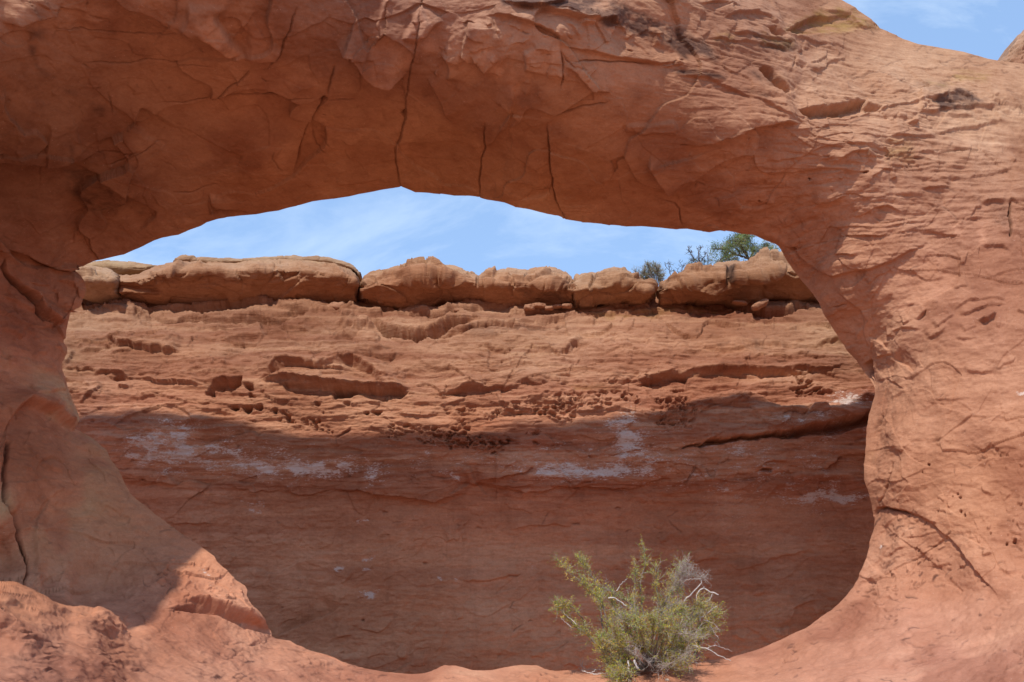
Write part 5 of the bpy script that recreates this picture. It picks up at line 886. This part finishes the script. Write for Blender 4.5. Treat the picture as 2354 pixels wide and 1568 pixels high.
    # bare grey twig tangle at the upper right and inside
    for q, lean, n in (('1560,500 1600,400 1640,270', -.3, 170), ('1640,380 1740,390 1850,410', -.3, 90), ('1000,760 900,620 800,520', .1, 30), ('1050,800 960,800 900,880', -.3, 40), ('1250,1350 1150,1270 1050,1180', -.4, 50), ('1350,1400 1500,1300 1650,1220', -.4, 70), ('1600,1380 1750,1320 1880,1300', .1, 60), ('900,1450 700,1440 540,1440', .1, 30), ('1400,800 1500,720 1600,700', -.2, 40), ('1500,1000 1650,1000 1750,1050', -.6, 40)):
        P = B.smooth(to3(zf(q), lean), 10, .006); P[:, 1] += lean; B.tube('twig', P, .005, .002, 4)
        for k in range(n):
            p = P[r.randrange(len(P))] + B.rd() * .02; Q, dd = B.twig(p, B.rd() + np.array([0, 0, .5]), r.uniform(.05, .18), 5, .5, 0); B.tube('twig', Q, .0024, .001, 3)
            Q2, _ = B.twig(Q[3], B.rd(), r.uniform(.03, .07), 3, .4); B.tube('twig', Q2, .0015, .001, 3)
    for q, lean, a, b in (('1670,670 1760,580 1840,500 1862,470 1850,410 1880,380', .1, .007, .004), ('1850,430 1780,430 1700,440 1620,490', .1, .004, .002), ('1780,760 1810,715 1800,620 1830,560 1880,530 1950,570 2010,585 2040,605', -.1, .006, .009), ('1880,530 1890,515', -.1, .005, .003), ('1800,730 1880,690 1950,660 1980,590', -.1, .005, .003),
                          ('1840,890 1850,780 1855,710', -.2, .006, .003), ('1850,860 1930,800 2030,725', -.2, .006, .003), ('1880,880 1990,920 2040,970 2068,1015', -.2, .005, .002), ('1950,940 2000,1020 2050,1085', -.2, .005, .003), ('1760,1160 1850,1185 1950,1215 2080,1285 2180,1330', -.1, .011, .004), ('1920,1195 1990,1165 2080,1180 2195,1232', -.1, .005, .002), ('2000,1170 2020,1120 2060,1160', -.1, .003, .002),
                          ('480,930 380,840 310,760', -.35, .005, .002), ('420,960 350,900 300,845', -.35, .005, .002), ('600,540 540,480 480,430', -.2, .005, .003), ('830,640 900,640 980,690 1040,730', -.3, .008, .006), ('920,560 980,480 1040,420', -.2, .005, .002), ('1140,1400 1130,1350 1110,1330 1160,1420', -.6, .010, .012), ('1045,1330 1050,1420', -.6, .008, .006), ('650,1460 700,1425', 0, .004, .002), ('540,1440 640,1470 760,1470', 0, .005, .003), ('560,1450 700,1480 830,1455', -.1, .004, .003)):
        Q = to3(zf(q), 0); Q[:, 1] += 0; P = B.smooth(np.array([place(np.array(u), np.array(v), Yb + lean) for u, v in zf(q)]), 16, .004); B.tube('dead_branch', P, a, b, 6)
    for q, lean in (('1200,1160 1230,1260 1300,1400', -.3), ('1240,980 1255,1100 1290,1420', -.1), ('1820,1080 1825,1180 1780,1260 1700,1330 1600,1420', .3), ('990,790 1050,850 1150,1000', -.1)):
        P = B.smooth(np.array([place(np.array(u), np.array(v), Yb + lean) for u, v in zf(q)]), 12, .004); B.tube('trunk', P, .022, .03 if lean < 0 else .012, 7)
    B.finish(dict(stem=M_TWIG2, twig=M_TWIG, dead_branch=M_DEAD, trunk=M_BARK))
    print('bush leaves', len(B.Lv.p))
make_bush()

for u, v, n_, a in ((1516, 1561, 'pale pebble lying on the sill below the bush, the left one of two', 7), (1533, 1564, 'pale pebble lying on the sill below the bush, the right one of two', 9)):
    p = on_arch(u, v); o = stone(u, v, a, a * .7, float(p[1]), 60 + a, n_, 0, 'pale pebbles on the sill', (.62, .52, .42), 10)
def to3f(q, Y, lean=0.0): 
    z = zt(q); return np.array([place(np.array(u), np.array(v), Y + lean * i / max(1, len(z) - 1)) for i, (u, v) in enumerate(z)])
# juniper on the cliff edge
def make_tree():
    Y = 18.2; base = to3f('1740,640', Y)[0]; T = Plant('juniper_tree', base, 'green juniper tree with dark gnarled branches on the cliff edge at the right', 'tree', 11); r = T.r
    tips = []
    for q, lean in (('1740,640 1730,480 1690,400 1640,330 1600,230 1560,150', 0), ('1740,480 1700,380 1720,300 1690,230', .3), ('1720,450 1640,430 1560,400 1450,350 1340,340', -.3), ('1640,430 1560,330 1480,270 1440,230', .2), ('1560,400 1460,430 1380,450 1310,510', -.2), ('1690,400 1620,290 1530,210', -.3),
                    ('1740,460 1790,380 1790,280 1720,190', .2), ('1740,500 1840,420 1900,350 1940,250', -.2), ('1740,500 1860,440 1980,400 2060,350 2120,330', .2), ('1980,400 1960,320 1990,260', .1), ('1640,330 1630,220 1600,130', .3), ('1690,230 1660,190 1740,170 1800,180', .2), ('1740,480 1800,430 1880,400 1910,330', -.3), ('1560,400 1400,330 1260,340', 0), ('1740,640 1600,520 1400,520 1300,520', .1)):
        P = T.smooth(to3f(q, Y, lean), 14, .008); T.tube('trunk', P, .022, .006, 6)
        for k in range(16):
            p = P[int((.3 + .7 * r.random()) * (len(P) - 1))]; Q, d = T.twig(p, T.rd() * np.array([1, 1, .8]) + np.array([0, 0, .35]), r.uniform(.06, .2), 5, .35, .02); T.tube('twig', Q, .005, .002, 4); tips.append((Q, d))
    for Q, d in tips:
        x = Q[-1]; c = project(*x)
        X = (c[0] - 1421) / .1735; Yy = (c[1] - 514.6) / .1735
        if X > 1800 and r.random() < .55: continue
        if X > 1640 and X < 1760 and Yy > 380 and r.random() < .7: continue
        if r.random() < .12: continue
        tone = r.choice(((.15, .20, .07), (.21, .25, .09), (.28, .30, .11), (.11, .15, .065), (.34, .34, .13))); br = r.uniform(.75, 1.3)
        for k in range(r.randrange(45, 100)):
            a = x + T.rd() * np.array([.05, .05, .035]) - d * r.random() * .06; T.Lv.add(a, T.rd() * .7 + np.array([0, 0, .8]) + d * .5, r.uniform(.02, .045), r.uniform(.008, .015), tuple(q * br * r.uniform(.75, 1.25) for q in tone))
    T.finish(dict(trunk=M_BARK, twig=M_BARK), 'crown')
make_tree()
def scrub(name, label, q0, stems, Y, seed, nt_, ln, leaf, mat, cat='shrub', group='shrubs on the cliff edge', rad=.010, zone=None, lsz=(.012, .03)):
    base = to3f(q0, Y)[0]; T = Plant(name, base, label, cat, seed, group); r = T.r
    for q, lean in stems:
        P = T.smooth(to3f(q, Y, lean), 12, .006); T.tube('stem', P, rad, rad * .35, 5)
        for k in range(nt_):
            p = P[int((.35 + .65 * r.random()) * (len(P) - 1))]; Q, d = T.twig(p, T.rd() * .8 + np.array([0, 0, .8]), r.uniform(*ln), 5, .3, .03); T.tube('stem', Q, .0042, .0018, 4)
            for g in range(2): Q2, _ = T.twig(Q[r.randrange(1, 5)], d + T.rd() * .6, r.uniform(.03, .08), 3, .3); T.tube('stem', Q2, .003, .0015, 3)
            if leaf:
                c = project(*Q[-1]); X = (c[0] - 1421) / .1735; Yy = (c[1] - 514.6) / .1735
                if zone is None or zone(X, Yy):
                    tn = r.choice(leaf); br = r.uniform(.8, 1.2)
                    for h in range(r.randrange(14, 34)): T.Lv.add(Q[r.randrange(1, 6)] + T.rd() * .018, T.rd() + np.array([0, 0, .8]), r.uniform(*lsz), r.uniform(.005, .011), tuple(z * br * r.uniform(.8, 1.2) for z in tn))
    T.finish(dict(stem=mat))
scrub('shrub', 'dense dome shaped grey green shrub behind the rounded caprock boulder', '500,860', [('500,860 450,700 400,560', 0), ('500,860 480,680 460,540', .1), ('500,860 400,720 330,620', -.1), ('500,860 350,740 220,630', 0), ('500,860 540,700 540,580', .1), ('500,860 570,740 600,680', -.1), ('500,860 420,780 280,700', .1), ('500,860 380,700 350,560', .1), ('500,860 430,640 380,520', -.2), ('500,860 520,650 500,560', -.2)],
      17.6, 21, 30, (.05, .15), [(.30, .31, .20), (.36, .36, .24), (.42, .39, .27), (.25, .27, .17)], M_TWIG2)
scrub('shrub', 'bare branched dead shrub with a green tuft at its foot left of the juniper', '1090,620', [('1090,620 1090,530 1070,430 1040,290', 0), ('1080,520 1030,480 980,430 970,350', .05), ('1000,450 950,380 920,310', .05), ('1090,500 1060,450 1080,370 1112,300', -.1), ('1090,520 1130,440 1190,360', .1), ('1090,540 1000,500 950,490', 0), ('1185,600 1190,520 1188,420', 0), ('1090,620 1000,560 900,570', -.1), ('1090,620 1130,540 1150,470', .1), ('1090,620 1020,580 960,545', 0)],
      17.8, 22, 14, (.04, .11), [(.12, .17, .05), (.18, .22, .07)], M_BARK, zone=lambda X, Y: Y > 470)
scrub('shrub', 'thin leafless twig shrub right of the grey dome shrub', '690,740', [('690,740 690,640 640,570 615,500', 0), ('690,660 670,580 655,500', 0), ('680,600 690,560 680,520', .05)], 17.6, 23, 6, (.03, .08), None, M_BARK, rad=.007)
scrub('shrub', 'low leafless twigs at the foot of the bare dead shrub, on the slab edge', '800,700', [('800,700 790,620 780,590', 0), ('830,680 840,600 830,540 800,490', 0), ('840,620 870,570 880,530', .05), ('760,690 740,640 730,620', 0)], 17.6, 24, 5, (.03, .07), None, M_BARK, rad=.006)
